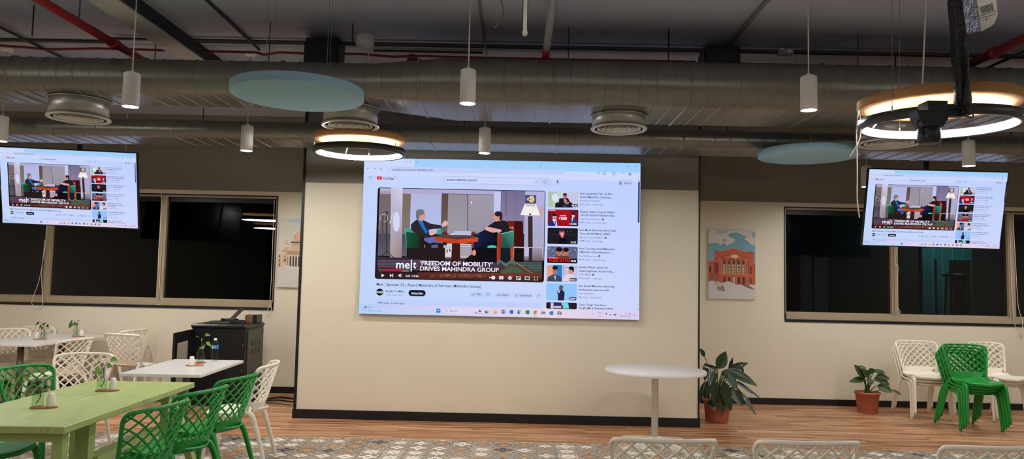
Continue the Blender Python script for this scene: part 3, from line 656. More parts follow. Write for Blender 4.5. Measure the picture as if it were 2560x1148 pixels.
A.rr(94, 90, 746, 455, 24, (196, 198, 224)); A.poly([(96, 110), (430, 100), (300, 450), (100, 440)], (160, 190, 150), (206, 210, 228), (196, 210, 200), (170, 190, 160)); A.ell(240, 230, 70, 90, (216, 226, 240))
A.poly([(240, 445), (245, 350), (320, 330), (330, 250), (420, 236), (520, 240), (560, 320), (610, 350), (620, 445)], (30, 28, 36)); A.ell(458, 195, 42, 54, (170, 108, 98)); A.ell(452, 160, 44, 28, (44, 36, 44)); A.poly([(415, 245), (470, 250), (440, 340)], (130, 140, 170)); A.ell(470, 310, 30, 40, (206, 150, 140)); A.ell(500, 345, 40, 26, (190, 130, 124)); A.rect(485, 290, 520, 335, (130, 20, 34)); A.rect(410, 380, 500, 442, (50, 56, 90))
A.rr(590, 370, 730, 436, 14, (20, 22, 40)); A.text(596, 716, 422, '45:46', WH, 0.03)
A.rr(84, 484, 740, 856, 24, (120, 24, 38)); A.rect(240, 500, 560, 850, (176, 20, 30), (160, 16, 26)); A.rr(92, 490, 246, 524, 8, (226, 40, 84)); A.text(102, 240, 518, 'FULL EPISODE', WH, 0.03)
A.poly([(110, 850), (120, 760), (180, 715), (270, 710), (300, 780), (300, 850)], (30, 50, 130)); A.poly([(178, 700), (268, 700), (285, 845), (245, 845)], (220, 222, 244)); A.rect(232, 730, 250, 830, (60, 50, 70)); A.ell(228, 660, 42, 58, (226, 190, 190)); A.ell(228, 610, 46, 26, (24, 16, 24)); A.ell(228, 650, 30, 6, (40, 24, 30)); A.ell(228, 684, 26, 8, (40, 24, 30))
A.text(315, 498, 712, '\u0905\u0926\u093e\u0932\u0924', (238, 236, 246), 0.04, h=60); A.text(340, 470, 636, '\u0906\u092a \u0915\u0940', (238, 236, 246), 0.04, h=26)
A.poly([(575, 850), (585, 720), (640, 670), (700, 700), (728, 760), (728, 850)], (40, 60, 110)); A.poly([(604, 650), (640, 660), (610, 760), (598, 740)], (190, 214, 240)); A.ell(634, 620, 34, 46, (224, 180, 190)); A.ell(640, 584, 38, 24, (30, 20, 30)); A.rr(545, 780, 725, 845, 14, (24, 20, 36)); A.text(552, 706, 822, '1:02:06', WH, 0.03)
A.rr(78, 884, 728, 1250, 24, (30, 28, 34)); A.line([(100, 1030), (700, 1046)], 8, (54, 50, 56)); A.ell(386, 1000, 56, 74, (206, 110, 120)); A.ell(384, 948, 52, 26, (70, 40, 46)); A.poly([(350, 1040), (430, 1040), (420, 1110), (370, 1100)], (220, 120, 124)); A.poly([(300, 1240), (330, 1110), (360, 1080), (400, 1120), (430, 1070), (480, 1120), (500, 1240)], (16, 16, 20)); A.ell(392, 1022, 26, 14, (238, 220, 224)); A.ell(402, 985, 6, 4, (40, 20, 30))
A.ell(510, 968, 10, 22, (90, 90, 96)); A.ell(575, 965, 14, 14, (74, 74, 80))
A.frame(1360, 600, 6.379)
A.text(560, 942, 30, '9.5M views \u00b7 2 years ago', GR, 0.004); A.text(423, 508, 54, '21:21', WH, 0.03)
A.text(560, 1124, 154, 'How Two Boys Build Mahindra?', INK, 0.012); A.text(560, 1080, 208, '| Mahindra Documentary In ...', INK, 0.012); A.text(558, 846, 270, 'The WillPower Star', GR, 0.004); A.text(556, 976, 328, '643K views \u00b7 3 months ago', GR, 0.004); tick(877, 262, 16)
A.text(553, 1016, 450, "Sundar Pichai's advice for", INK, 0.012); A.text(553, 1130, 510, 'Indian Engineers, AI and India, ...', INK, 0.012); A.text(552, 746, 562, 'Varun Mayya', GR, 0.004); A.text(550, 916, 622, '997K views \u00b7 1 year ago', GR, 0.004); tick(780, 557, 16)
A.text(548, 1114, 746, 'Shri Anand Mahindra delivering', INK, 0.012); A.text(547, 1072, 806, 'the Keynote Address at 6th ...', INK, 0.012); A.text(546, 802, 862, 'India Foundation', GR, 0.004); A.text(545, 912, 922, '15K views \u00b7 5 years ago', GR, 0.004)
A.text(546, 994, 1042, 'Three Things They Never', INK, 0.012)
for dx, y in ((1186, 156), (1181, 452), (1179, 748), (1176, 1050)):
    for k in (-1, 0, 1): A.ell(dx, y + 19 * k, 3.2, 3.2, (90, 100, 140))
A.poly([(1480, 1098), (1498, 1099), (1489, 1112)], (40, 44, 70))
random.seed(5)
A.rr(52, 102, 530, 378, 18, (96, 104, 134))
for k in range(46):
    x = random.uniform(60, 500); y = random.uniform(112, 250); c = random.choice([(40, 46, 66), (150, 160, 190), (190, 196, 220), (60, 70, 100)]); A.poly([(x, y), (x + random.uniform(10, 40), y + random.uniform(-4, 8)), (x + random.uniform(5, 30), y + random.uniform(10, 26))], c)
for cx, cy, q in ((238, 185, 1.1), (348, 190, 1.0)):
    A.poly([(cx - 80 * q, 330), (cx - 60 * q, cy + 75), (cx, cy + 50), (cx + 60 * q, cy + 75), (cx + 80 * q, 330)], (92, 70, 50)); A.ell(cx, cy + 10, 42 * q, 58 * q, (196, 116, 92)); A.ell(cx, cy - 30, 46 * q, 34 * q, (34, 20, 20)); A.ell(cx - 16, cy + 2, 6, 4, (30, 16, 16)); A.ell(cx + 16, cy + 2, 6, 4, (30, 16, 16)); A.ell(cx, cy + 40, 12, 5, (130, 60, 56))
A.rr(50, 290, 528, 378, 18, (30, 24, 32)); A.text(70, 210, 296, 'THE WHOLE', WH, 0.02); A.text(72, 410, 344, 'mahind', (222, 30, 30), 0.02); A.text(420, 508, 350, '49:50', WH, 0.03)
A.rr(42, 398, 528, 668, 18, (196, 192, 222)); A.poly([(44, 410), (140, 400), (135, 640), (44, 640)], (226, 160, 140)); A.poly([(140, 400), (280, 402), (276, 666), (140, 664)], (30, 130, 210)); A.line([(286, 436), (528, 442)], 4, (80, 74, 96)); A.line([(308, 402), (304, 560)], 4, (80, 74, 96)); A.line([(280, 402), (276, 664)], 5, (34, 34, 50))
A.poly([(44, 660), (60, 590), (140, 550), (210, 556), (276, 600), (276, 666)], (66, 72, 92)); A.poly([(150, 565), (190, 570), (180, 650)], (170, 180, 210)); A.ell(178, 490, 44, 60, (176, 116, 100)); A.ell(176, 446, 46, 28, (26, 20, 30)); A.line([(150, 486), (230, 492)], 5, (30, 26, 34))
A.poly([(290, 664), (310, 590), (370, 550), (450, 552), (510, 600), (520, 664)], (220, 212, 226)); A.ell(424, 496, 40, 54, (206, 150, 140)); A.ell(432, 452, 42, 28, (24, 18, 26)); A.ell(460, 480, 14, 30, (24, 18, 26)); A.rr(406, 606, 514, 660, 10, (24, 22, 36)); A.text(416, 500, 646, '10:15', WH, 0.03); A.line([(120, 652), (400, 660)], 6, (60, 56, 76))
A.rr(36, 690, 522, 966, 18, (146, 196, 250)); A.poly([(218, 962), (220, 860), (236, 810), (290, 790), (325, 840), (316, 962)], (34, 36, 66)); A.ell(266, 765, 32, 38, (110, 84, 90)); A.ell(272, 744, 32, 20, (84, 84, 96)); A.line([(212, 860), (222, 800)], 14, (60, 60, 80)); A.ell(236, 826, 14, 18, (200, 200, 224)); A.rr(402, 906, 508, 958, 10, (24, 34, 70)); A.text(410, 498, 944, '28:09', WH, 0.03)
A.rr(34, 988, 518, 1100, 18, (34, 36, 60)); A.rect(36, 1010, 104, 1086, (34, 28, 34)); A.rect(104, 994, 148, 1086, (206, 206, 230)); A.rect(148, 994, 280, 1050, (40, 44, 96)); A.poly([(270, 996), (378, 1000), (396, 1088), (300, 1088)], (110, 220, 214)); A.rect(155, 1046, 270, 1084, (200, 190, 210)); A.ell(286, 1056, 18, 20, (150, 40, 50)); A.rect(440, 1004, 514, 1088, (36, 28, 34))
# the strip of the page that the task bar cuts off
A.text(546, 1092, 1094, 'Taught Me at Business School', INK, 0.012)
A.frame(890, 380, 1)
A.raw([(0, 8.43), (16, 8.43), (16, 8.46), (0, 8.46)], S(176, 186, 224)) if False else None
A.frame(890, 620, 5.224)
# mouse arrow
A.frame(890, 380, 4.416); A.poly([(1270, 544), (1270, 572), (1277, 566), (1284, 572), (1280, 560), (1288, 560)], WH)
# ---------------------------------------------------------------- the room
CZ = 3.8
YB, YK = 10.15, 8.42            # back wall, front face of the projecting block
XL, XR, YR = -9.0, 9.0, -6.0
ZP = 2.745                      # where the grey paint starts
struct(MB().box((XL, YR, -0.1), (XR, 7.45, 0)).build('floor', M['tiles']))
struct(MB().box((XL, 7.45, -0.1), (XR, YB + .1, 0)).build('floor', M['wood']))
struct(MB().box((XL, YR, CZ), (XR, YB + .2, CZ + .15)).build('ceiling', M['ceil']))
struct(MB().box((XL - .15, YR, 0), (XL, YB + .2, CZ)).build('wall_left', M['cream']))
struct(MB().box((XR, YR, 0), (XR + .15, YB + .2, CZ)).build('wall_right', M['cream']))
struct(MB().box((XL - .15, YR - .15, 0), (XR + .15, YR, CZ)).build('wall_rear', M['darkwall']))
WL0, WL1 = -8.6, P(690, 620, YB).x        # left window opening
WR0, WR1 = P(1961, 650, YB).x, 8.6
WZ0, WZ1 = 1.15, 2.685
w_ = MB()
for a, b in (((XL, YB, 0), (XR, YB + .2, WZ0)), ((XL, YB, WZ1), (XR, YB + .2, ZP)), ((XL, YB, WZ0), (WL0, YB + .2, WZ1)), ((WL1, YB, WZ0), (WR0, YB + .2, WZ1)), ((WR1, YB, WZ0), (XR, YB + .2, WZ1))):
    w_.box(a, b)
struct(w_.build('wall_back', M['cream']))
struct(MB().box((XL, YB, ZP), (XR, YB + .2, CZ)).build('wall_back', M['greywall']))
BX0, BX1 = P(737, 1000, YK).x, P(1745.5, 1030, YK).x
struct(MB().box((BX0, YK, 0), (BX1, YB, 2.665)).build('wall_block', M['cream']))
struct(MB().box((BX0, YK, 2.665), (BX1, YB, CZ)).build('wall_block', M['greywall']))
struct(MB().box((XL, YB - .015, 0), (BX0 - .01, YB, .085)).build('baseboard_left', M['black']))
struct(MB().box((BX1 + .01, YB - .015, 0), (XR, YB, .085)).build('baseboard_right', M['black']))
struct(MB().box((BX0 - .02, YK - .015, 0), (BX1 + .02, YK, .1)).box((BX0 - .02, YK, 0), (BX0, YB - .015, .1)).box((BX1, YK, 0), (BX1 + .02, YB - .015, .1)).build('baseboard_block', M['black']))
struct(MB().box((BX0 - .012, YK - .008, .1), (BX0 + .02, YK + .03, 3.6)).build('trim_1', M['black']))
struct(MB().box((BX1 - .006, YK - .008, .1), (BX1 + .012, YK + .03, 3.6)).build('trim_2', M['black']))
# windows
def window(n, x0, x1, mull):
    f = MB(); t = .05
    f.box((x0, YB + .02, WZ0), (x1, YB + .14, WZ0 + .075)); f.box((x0, YB + .02, WZ1 - .035), (x1, YB + .14, WZ1))
    f.box((x0, YB + .02, WZ0), (x0 + .03, YB + .14, WZ1)); f.box((x1 - .03, YB + .02, WZ0), (x1, YB + .14, WZ1))
    for k, mx in enumerate(mull): f.box((mx - .045, YB + .03, WZ0 + .07), (mx + .045, YB + .13, WZ1 - .03)); f.box((mx - .012, YB + .012, WZ0 + .07), (mx + .012, YB + .03, WZ1 - .03))
    f.box((x0, YB + .05, WZ0 + .075), (x1, YB + .10, WZ0 + .10))
    o = struct(f.build('window_%d' % n, M['alu']))
    s_ = MB().box((x0, YB - .012, WZ0 - .035), (x1, YB + .02, WZ0)).build('window_sill', M['black'], o)
    fr = MB().box((x0 + .0, YB - .004, WZ1 - .012), (x1, YB + .02, WZ1 + .004)).box((x0 - .004, YB - .004, WZ0), (x0 + .01, YB + .02, WZ1)).box((x1 - .01, YB - .004, WZ0), (x1 + .004, YB + .02, WZ1)).build('window_edge', M['black'], o)
    xs = [x0] + list(mull) + [x1]
    for a, b in zip(xs, xs[1:]):
        MB().box((a + .03, YB + .075, WZ0 + .07), (b - .03, YB + .081, WZ1 - .03)).build('window_pane', M['glass'], o)
        MB().box((a + .075 if a != x0 else a + .05, YB + .06, WZ1 - .10), (b - .075 if b != x1 else b - .05, YB + .07, WZ1 - .03)).build('blind_rail', M['black'], o)
ml = [P(112, 690, YB).x, P(398, 690, YB).x]
mr = [P(2240, 700, YB).x, P(2534, 700, YB).x]
window(1, WL0, WL1, [ml[0] - 1.55] + ml)
window(2, WR0, WR1, mr + [mr[1] + 1.6])
# dark space behind the glass; window reflections are built there as solid things
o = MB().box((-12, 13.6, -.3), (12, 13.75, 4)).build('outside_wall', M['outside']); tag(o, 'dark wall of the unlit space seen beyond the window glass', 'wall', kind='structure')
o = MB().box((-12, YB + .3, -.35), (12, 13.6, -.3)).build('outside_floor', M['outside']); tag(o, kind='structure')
def outp(px, py, y): return P(px, py, y)
for (a, b, t, bt, side) in ((2001, 2030, 637, 790, 'left'), (2034, 2070, 643, 792, 'right')):
    p0, p1 = outp(a, t, 13.0), outp(b, bt, 13.0)
    q = MB().box((0, 0, 0), (p1.x - p0.x, .06, p0.z + .3)).build('reflection_panel', M['pale'], loc=(p0.x, 13.0, -.3))
    tag(q, 'tall pale grey panel built beyond the right-hand window for a dim reflection, %s of the pair' % side, 'panel')
p0, p1 = outp(2306, 608, 13.5), outp(2433, 800, 13.5)
h = MB().box((0, 0, 0), (p1.x - p0.x, .08, p0.z + .9)).build('reflection_wall', M['herring'], loc=(p0.x, 13.5, -.3)); tag(h, 'teal herringbone tiled wall built beyond the right-hand window for a reflection in it', 'tiled wall')
for a, b, t, nm in ((2340, 2344, 648, 'thin'), (2376, 2428, 650, 'wide')):
    p0, p1 = outp(a, t, 13.45), outp(b, 770, 13.45)
    q = MB().box((0, 0, 0), (p1.x - p0.x, .05, p0.z - p1.z + .2)).build('dark_panel', M['black'], loc=(p0.x, 13.45, p1.z - .2)); tag(q, '%s dark panel on the built reflection of the teal herringbone wall' % nm, 'panel')
def bar_stool():
    c = outp(2388, 685, 12.7); top = c.z
    t = thing('bar_stool', 'tall dark stool built as part of the reflected teal herringbone scene', 'stool', (c.x, 12.7, -.3)); H = top + .3
    MB().lathe([(0.0, H - .05), (.2, H - .05), (.21, H - .02), (.19, H), (0, H)], 20).build('seat', M['blackp'], t)
    for k in range(4):
        a = math.pi / 4 + k * math.pi / 2; MB().tube([(.13 * math.cos(a), .13 * math.sin(a), H - .04), (.26 * math.cos(a), .26 * math.sin(a), 0)], .02).build('leg', M['blackp'], t)
    MB().tube([(.2 * math.cos(k * .4), .2 * math.sin(k * .4), H * .42) for k in range(16)], .012, closed=True).build('footrest', M['blackp'], t)
bar_stool()
lt = bpy.data.lights.new('herring_fill_light', 'POINT'); lt.energy = 34; lt.color = (.7, 1, 1); lt.shadow_soft_size = .15
lo = bpy.data.objects.new('herring_fill_light', lt); COL.objects.link(lo); lo.location = outp(2370, 640, 12.6) + Vector((0.3, 0, .5))  # added light without a fixture, brightens the teal wall
# blind cords
def cordthing(pts, label, r=.004, m='cord', nm='blind_cord', cat='cord', group=None, n=6):
    pts = [Vector(p) for p in pts]; o0 = pts[0].copy()
    q = MB().tube(smoothpath(pts, 6), r, n).build(nm, M[m], origin=o0)
    return tag(q, label, cat, group)
YC = YB - .02
cordthing([P(118, 565, YC), P(112, 620, YC), P(98, 700, YC), P(80, 752, YC), P(86, 768, YC), P(102, 772, YC), P(107, 755, YC), P(104, 690, YC), P(112, 600, YC)], 'white blind cord looped below the left television beside the window post')
cordthing([P(403, 480, YC), P(402, 560, YC), P(396, 640, YC), P(400, 715, YC), P(406, 752, YC), P(400, 762, YC), P(390, 761, YC)], 'white blind cord hanging on the post between the two wide left panes')
cordthing([P(686, 500, YC), P(682, 600, YC), P(678, 700, YC), P(675, 755, YC), P(679, 775, YC), P(672, 788, YC), P(667, 783, YC), P(676, 760, YC)], 'white blind cord at the edge of the left window near the domed-building canvas')
cordthing([P(2243, 616, YC), P(2240, 640, YC), P(2238, 662, YC), P(2245, 665, YC), P(2244, 700, YC), P(2242, 760, YC), P(2250, 778, YC), P(2247, 785, YC), P(2243, 770, YC)], 'knotted white blind cord under the right television')
cordthing([P(2524, 535, YC), P(2527, 640, YC), P(2530, 740, YC), P(2537, 812, YC), P(2548, 825, YC), P(2553, 845, YC)], 'white blind cord at the right picture edge, the left of the two')
cordthing([P(2532, 535, YC), P(2538, 640, YC), P(2545, 760, YC), P(2556, 805, YC), P(2554, 840, YC)], 'white blind cord at the right picture edge, the right of the two')

# ---------------------------------------------------------------- ceiling services
def vpx(px, z):                # x of a line parallel to +y at height z which meets the top edge of the photo at px
    p = PZ(px, 0, z); return p.x
ZBM = CZ - .13
o = MB().box((vpx(293, ZBM) - .24, YR, ZBM), (vpx(293, ZBM), 7.7, CZ)).build('beam', M['beam']); tag(o, kind='structure')
MB().box((vpx(293, ZBM), YR, ZBM + .015), (vpx(293, ZBM) + .008, 7.7, CZ)).build('beam_side_shade', M['beamshade'], o)  # dark strip: shade on the beam's side put in as colour
def pipe(nm, label, pts, r, m, cat='pipe', fit=None):
    pts = [Vector(p) for p in pts]; o0 = pts[0].copy()
    t = MB().tube([p - o0 for p in pts], r, 10).build(nm, M[m], loc=o0); tag(t, label, cat)
    for q in (fit or []):
        a = (pts[-1] - pts[0]).normalized(); c = Vector(q) - o0
        MB().tube([c - a * .04, c + a * .04], r * 1.35, 10).build('coupling', M[m], t)
    return t
def rod(t, p, top=CZ, m='cond', r=.006):   # hanger rod as a part of the pipe
    p = Vector(p); l = t.location
    MB().tube([p - l, Vector((p.x, p.y, top)) - l], r, 6).tube([p - l + Vector((-.03, 0, 0)), p - l + Vector((.03, 0, 0))], .008, 6).build('hanger_rod', M[m], t)
xr1 = vpx(100, 3.52)
t = pipe('sprinkler_pipe', 'red sprinkler pipe crossing the ceiling at upper left', [(xr1, 2.0, 3.52), (xr1, 6.9, 3.52)], .034, 'red', fit=[(xr1, 6.1, 3.52)])
rod(t, (xr1, 5.6, 3.52)); rod(t, (xr1, 6.8, 3.52))
xr2 = vpx(1382, 3.52)
t = pipe('sprinkler_pipe', 'steel and red sprinkler pipe running over the middle of the screen', [(xr2, 1.6, 3.52), (xr2, 8.0, 3.52)], .03, 'condl')
MB().tube([(0, 2.9, 0), (0, 3.15, 0)], .045, 12).build('coupling', M['red'], t)
MB().tube([(0, 4.4, 0), (0, 6.39, 0)], .032, 10).build('coupling', M['red'], t)
rod(t, (xr2, 5.7, 3.52))
p_ = PZ(2560, 96, 3.55)
t = pipe('sprinkler_pipe', 'dark red sprinkler pipe at the right, behind the black drop pole', [(p_.x, 3.0, 3.55), (p_.x, 7.3, 3.55)], .036, 'redd', fit=[(p_.x, 6.0, 3.55), (p_.x, 6.9, 3.55)])
p_ = PZ(2560, 120, 3.52)
pipe('conduit', 'thin grey conduit beside the dark red pipe at the right', [(p_.x + .12, 3.0, 3.55), (p_.x + .12, 7.3, 3.55)], .012, 'cond')
def along(pxs, Y, z=None):
    return [P(x, y, Y) for x, y in pxs]
def clampz(pts, z=CZ - .015): return [Vector((p.x, p.y, min(p.z, z))) for p in pts]
pipe('conduit', 'thin red conduit at the left end above the large duct', clampz(along([(-300, 108), (0, 114), (60, 118), (120, 124), (240, 121), (415, 126)], 7.0)), .012, 'redd')
pipe('conduit', 'thin red conduit above the large duct, behind the speakers', clampz(along([(495, 128), (640, 131), (660, 137), (700, 131), (760, 134), (900, 135), (980, 142), (1060, 140), (1130, 143), (1360, 148), (1740, 155)], 7.0)), .012, 'redd')
pipe('conduit', 'thin dark red conduit right of the small black speaker', along([(1842, 158), (2100, 166), (2380, 172)], 7.15), .01, 'redd')
g = 'grey conduits under the ceiling'
pipe('conduit', 'grey conduit across the upper left, ending at the beam', clampz(along([(-200, 34), (0, 38), (140, 42), (290, 46)], 6.9)), .016, 'cond')
pipe('conduit', 'long twin grey conduit crossing the ceiling from the beam to the right edge', clampz(along([(290, 60), (380, 59), (400, 50), (560, 60), (720, 54), (1000, 62), (1240, 72), (1300, 64), (1700, 70), (1860, 76), (2100, 82), (2380, 88), (2700, 90)], 6.75), CZ - .03), .014, 'cond')
pipe('conduit', 'second grey conduit running close behind the long twin one', clampz(along([(400, 44), (560, 53), (720, 52), (1000, 58), (1300, 60), (1700, 66), (1900, 68), (2100, 76), (2380, 84), (2700, 86)], 6.85), CZ - .015), .010, 'cond')
pipe('conduit', 'grey conduit from the round white junction box to the canopy disc', clampz(along([(935, 97), (1100, 100), (1208, 104)], 7.0), CZ - .02), .012, 'cond')
for px, la, r_, m_ in ((509, 'dark conduit running back over the blue felt disc at the left', .014, 'cond'), (1197, 'pale steel conduit running back to the canopy disc above the screen', .014, 'condl'), (1925, 'pale steel conduit running back to the small black speaker', .022, 'condl')):
    x = vpx(px, CZ - .03); pipe('conduit', la, [(x, 1.5, 3.87), (x, 7.0, CZ - .03)], r_, m_)
x = PZ(0, 68, CZ - .03).x
pipe('conduit', 'grey conduit at the far upper left behind the white canopy disc', [(x, 4.0, CZ - .03), (x, 8.0, CZ - .03)], .014, 'cond')
# hanging rods and small fixtures
for px, py0, py1, Y, la in ((884, 20, 105, 6.3, 'thin black rod hanging left of the round white junction box'), (1672, 42, 150, 6.3, 'thin black rod hanging above the right diffuser'), (86, 2, 90, 6.0, 'thin black rod at the upper left beside the red pipe'), (2238, 135, 165, 6.9, 'short black rod left of the black drop pole')):
    a = P(px, py0, Y); b = P(px + 1, py1, Y); o = MB().tube([(0, 0, CZ - a.z), (0, 0, b.z - a.z)], .006, 6).build('hanger_rod', M['black'], loc=(a.x, Y, a.z)); tag(o, la, 'rod')
def canopy(px, py, Y, label, r=.055, h=.035, m='lampw'):
    p = P(px, py, Y); o = MB().lathe([(0, -h), (r * .9, -h), (r, -h * .7), (r, 0), (0, 0)], 24).build('ceiling_canopy', M[m], loc=(p.x, Y, CZ)); tag(o, label, 'canopy'); return o
# the junction box from which the left ring lamp hangs
jx = P(912, 102, 6.62)
o = MB().lathe([(0, -.09), (.075, -.09), (.082, -.08), (.082, 0), (0, 0)], 28).build('junction_box', M['lampw'], loc=(jx.x, 6.62, CZ)); tag(o, 'round white junction box on the ceiling above the mid diffuser', 'junction box')
pts = [(jx.x - .03, 6.62, CZ - .09), (jx.x + .02, 6.66, CZ - .14), (jx.x + .02, 6.74, CZ - .22), (jx.x - .02, 6.82, CZ - .4), (jx.x - .02, 7.0, 2.98)]
cordthing(pts, 'white flex dropping from the round junction box to the left ring lamp', .005, nm='lamp_flex', cat='flex')
sx = P(1031, 152, 7.2)
t = thing('smoke_detector', 'white smoke detector on the red conduit above the screen', 'smoke detector', (sx.x, 7.2, CZ - .10))
MB().lathe([(0, .0), (.05, .0), (.055, .03), (.05, .1), (0, .1)], 20).build('base', M['cond'], t)
MB().lathe([(0, -.05), (.03, -.05), (.045, -.035), (.045, 0), (0, 0)], 20).build('sensor', M['lampw'], t)
bx = P(1312, 88, 4.3)
o = MB().box((-.016, -.012, 0), (.016, -.008, CZ - bx.z)).box((-.016, -.012, 0), (-.012, .016, CZ - bx.z)).box((.012, -.012, 0), (.016, .016, CZ - bx.z)).box((-.016, -.014, 0), (.016, .016, .02)).build('mounting_channel', M['whitem'], loc=(bx.x, 4.3, bx.z)); tag(o, 'cream metal channel hanging down from the ceiling above the screen', 'channel')
cordthing([P(1238, -30, 5), P(1258, 20, 5), P(1252, 50, 5), P(1236, 70, 5)], 'loose grey cable end hanging beside the pale steel conduit', .006, 'wire', 'loose_cable')
p_ = P(1962, 78, 6.7)
o = MB().box((-.07, -.03, -.03), (.07, .03, .02)).build('cable_clamp', M['silver'], loc=(p_.x, 6.7, CZ - .05)); tag(o, 'silver taped cable joint on the long conduit right of the near pendant', 'cable joint')

# speakers
def speaker(px0, px1, pyb, Y, label, deep):
    a = P(px0, pyb, Y); b = P(px1, pyb, Y); wd = b.x - a.x; zb = 3.5; zt = CZ - .03
    t = thing('loudspeaker', label, 'speaker', ((a.x + b.x) / 2, Y, zb)); H = zt - zb; h = wd / 2
    MB().prism([(-h, 0), (h, 0), (h, H), (-h + .02, H), (-h, H - .05)], -.11, .11, 'xz').build('cabinet', M['blackp'], t)
    MB().prism([(-h * .9, -.0), (h * .9, 0.0), (h * .92, H - .03), (-h * .92, H - .05)], -.14, -.11, 'xz').build('grille', M['black'], t)
    MB().box((-.03, -.02, H), (.03, .04, CZ - zb)).build('bracket', M['black'], t)
    return t
t = speaker(768, 854, 150, 6.72, 'larger black loudspeaker above the duct behind the left blue disc', 1)
speaker(1752, 1842, 155, 6.72, 'smaller black loudspeaker above the duct right of the screen', 1)
cordthing([P(722, 50, 6.75), P(740, 66, 6.75), P(770, 100, 6.85)], 'black cable from the ceiling conduit to the larger loudspeaker', .016, 'tape', 'speaker_cable', 'cable')

# ---------------------------------------------------------------- ducts
def oval_duct(nm, label, segs, zb, seam, sr=.006):
    """segs: list of (x, y_front, y_back): where the flat underside runs"""
    def ringat(x):
        for a, b in zip(segs, segs[1:]):
            if a[0] <= x <= b[0]: t = (x - a[0]) / (b[0] - a[0]); return lerp(a[1], b[1], t), lerp(a[2], b[2], t), lerp(a[3], b[3], t)
    def outl(x, g=0):
        yf, yb, r = ringat(x); R = r + g; o_ = []
        for k in range(13): a = math.radians(-90 - k * 15); o_.append((x, yf + R * math.cos(a), zb + r + R * math.sin(a)))
        for k in range(13): a = math.radians(90 - k * 15); o_.append((x, yb + R * math.cos(a), zb + r + R * math.sin(a)))
        return o_
    xs = sorted(set([s_[0] for s_ in segs] + [segs[0][0] + k * .5 for k in range(1, int((segs[-1][0] - segs[0][0]) / .5))]))
    m = MB(); m.grid([outl(x) for x in xs], True, True)
    t = m.build(nm, M['duct']); tag(t, label, 'duct')
    s_ = MB(); x = segs[0][0] + .1; k = 0
    while x < segs[-1][0] - .1:
        w = sr if k % 8 else sr * 2.2
        s_.grid([outl(x - w, .0), outl(x - w * .5, w * .9), outl(x + w * .5, w * .9), outl(x + w, .0)], True, True)
        x += seam * (0.94 + .12 * random.random()); k += 1
    s_.build('seam_ribs', M['duct'], t)
    return t
ZD = 3.08
xt0, xt1 = P(960, 270, 6.5).x, P(1140, 300, 6.9).x
big = oval_duct('air_duct', 'large oval metal duct running across the room above the screen', [(-8.9, 6.07, 6.46, .148), (xt0, 6.09, 6.48, .15), (xt1, 6.19, 6.83, .195), (8.9, 6.19, 6.83, .2)], ZD, .142)
small = oval_duct('air_duct', 'smaller oval metal duct close to the back wall behind the large one', [(-8.9, 7.6, 8.03, .095), (8.9, 7.6, 8.03, .095)], 3.0, .165)
for q, xs, top in ((big, (-5.2, -2.2, .4, 2.9, 5.5), ZD + .27), (small, (-6, -3.4, -.6, 2.2, 5.2), 3.19)):
    yy0 = 6.3 if q is big else 7.8
    for x in xs: MB().tube([(x, yy0, top - .01), (x, yy0, CZ)], .005, 6).build('hanger_rod', M['cond'], q)
def diffuser(px, py, Y, label, R=.25, neck=None):
    p = P(px, py, Y); z = p.z
    t = thing('ceiling_diffuser', label, 'air diffuser', (p.x, Y, z), group='round diffusers under the large duct')
    n_ = R * .94
    MB().lathe([(n_, .012), (n_, ZD - z + .05), (n_ - .006, ZD - z + .05), (n_ - .006, .012)], 48, closed=True).lathe([(n_, ZD - z - .004), (n_ + .014, ZD - z - .004), (n_ + .014, ZD - z - .014), (n_, ZD - z - .014)], 48, closed=True).build('neck', M['galv'], t)
    MB().lathe([(R * .86, 0), (R * .97, -.006), (R, .0), (R, .01), (R * .86, .014)], 48, closed=True).build('flange', M['diff'], t)
    MB().lathe([(0, .05), (R * .88, .05), (R * .88, .056), (0, .056)], 40).build('backing', M['diffdark'], t)
    for k, f in enumerate((.74, .57, .4, .23)):
        MB().lathe([(R * f - .035, .042), (R * f, .004), (R * f + .008, .002), (R * f + .004, .008), (R * f - .03, .046)], 40, closed=True).build('cone', M['diff'], t)
    MB().lathe([(0, .01), (R * .09, .01), (R * .13, .03), (0, .032)], 24).build('cone', M['diff'], t)
    return t
diffuser(197, 297, 6.3, 'round metal air diffuser under the duct, at upper left beside the near pendant')
diffuser(876, 316, 6.4, 'round metal air diffuser under the duct, directly above the left ring lamp')
diffuser(1547, 324, 6.52, 'round metal air diffuser under the duct, above the right half of the screen')
diffuser(2222, 360, 6.6, 'round metal air diffuser behind the right ring lamp', .27)

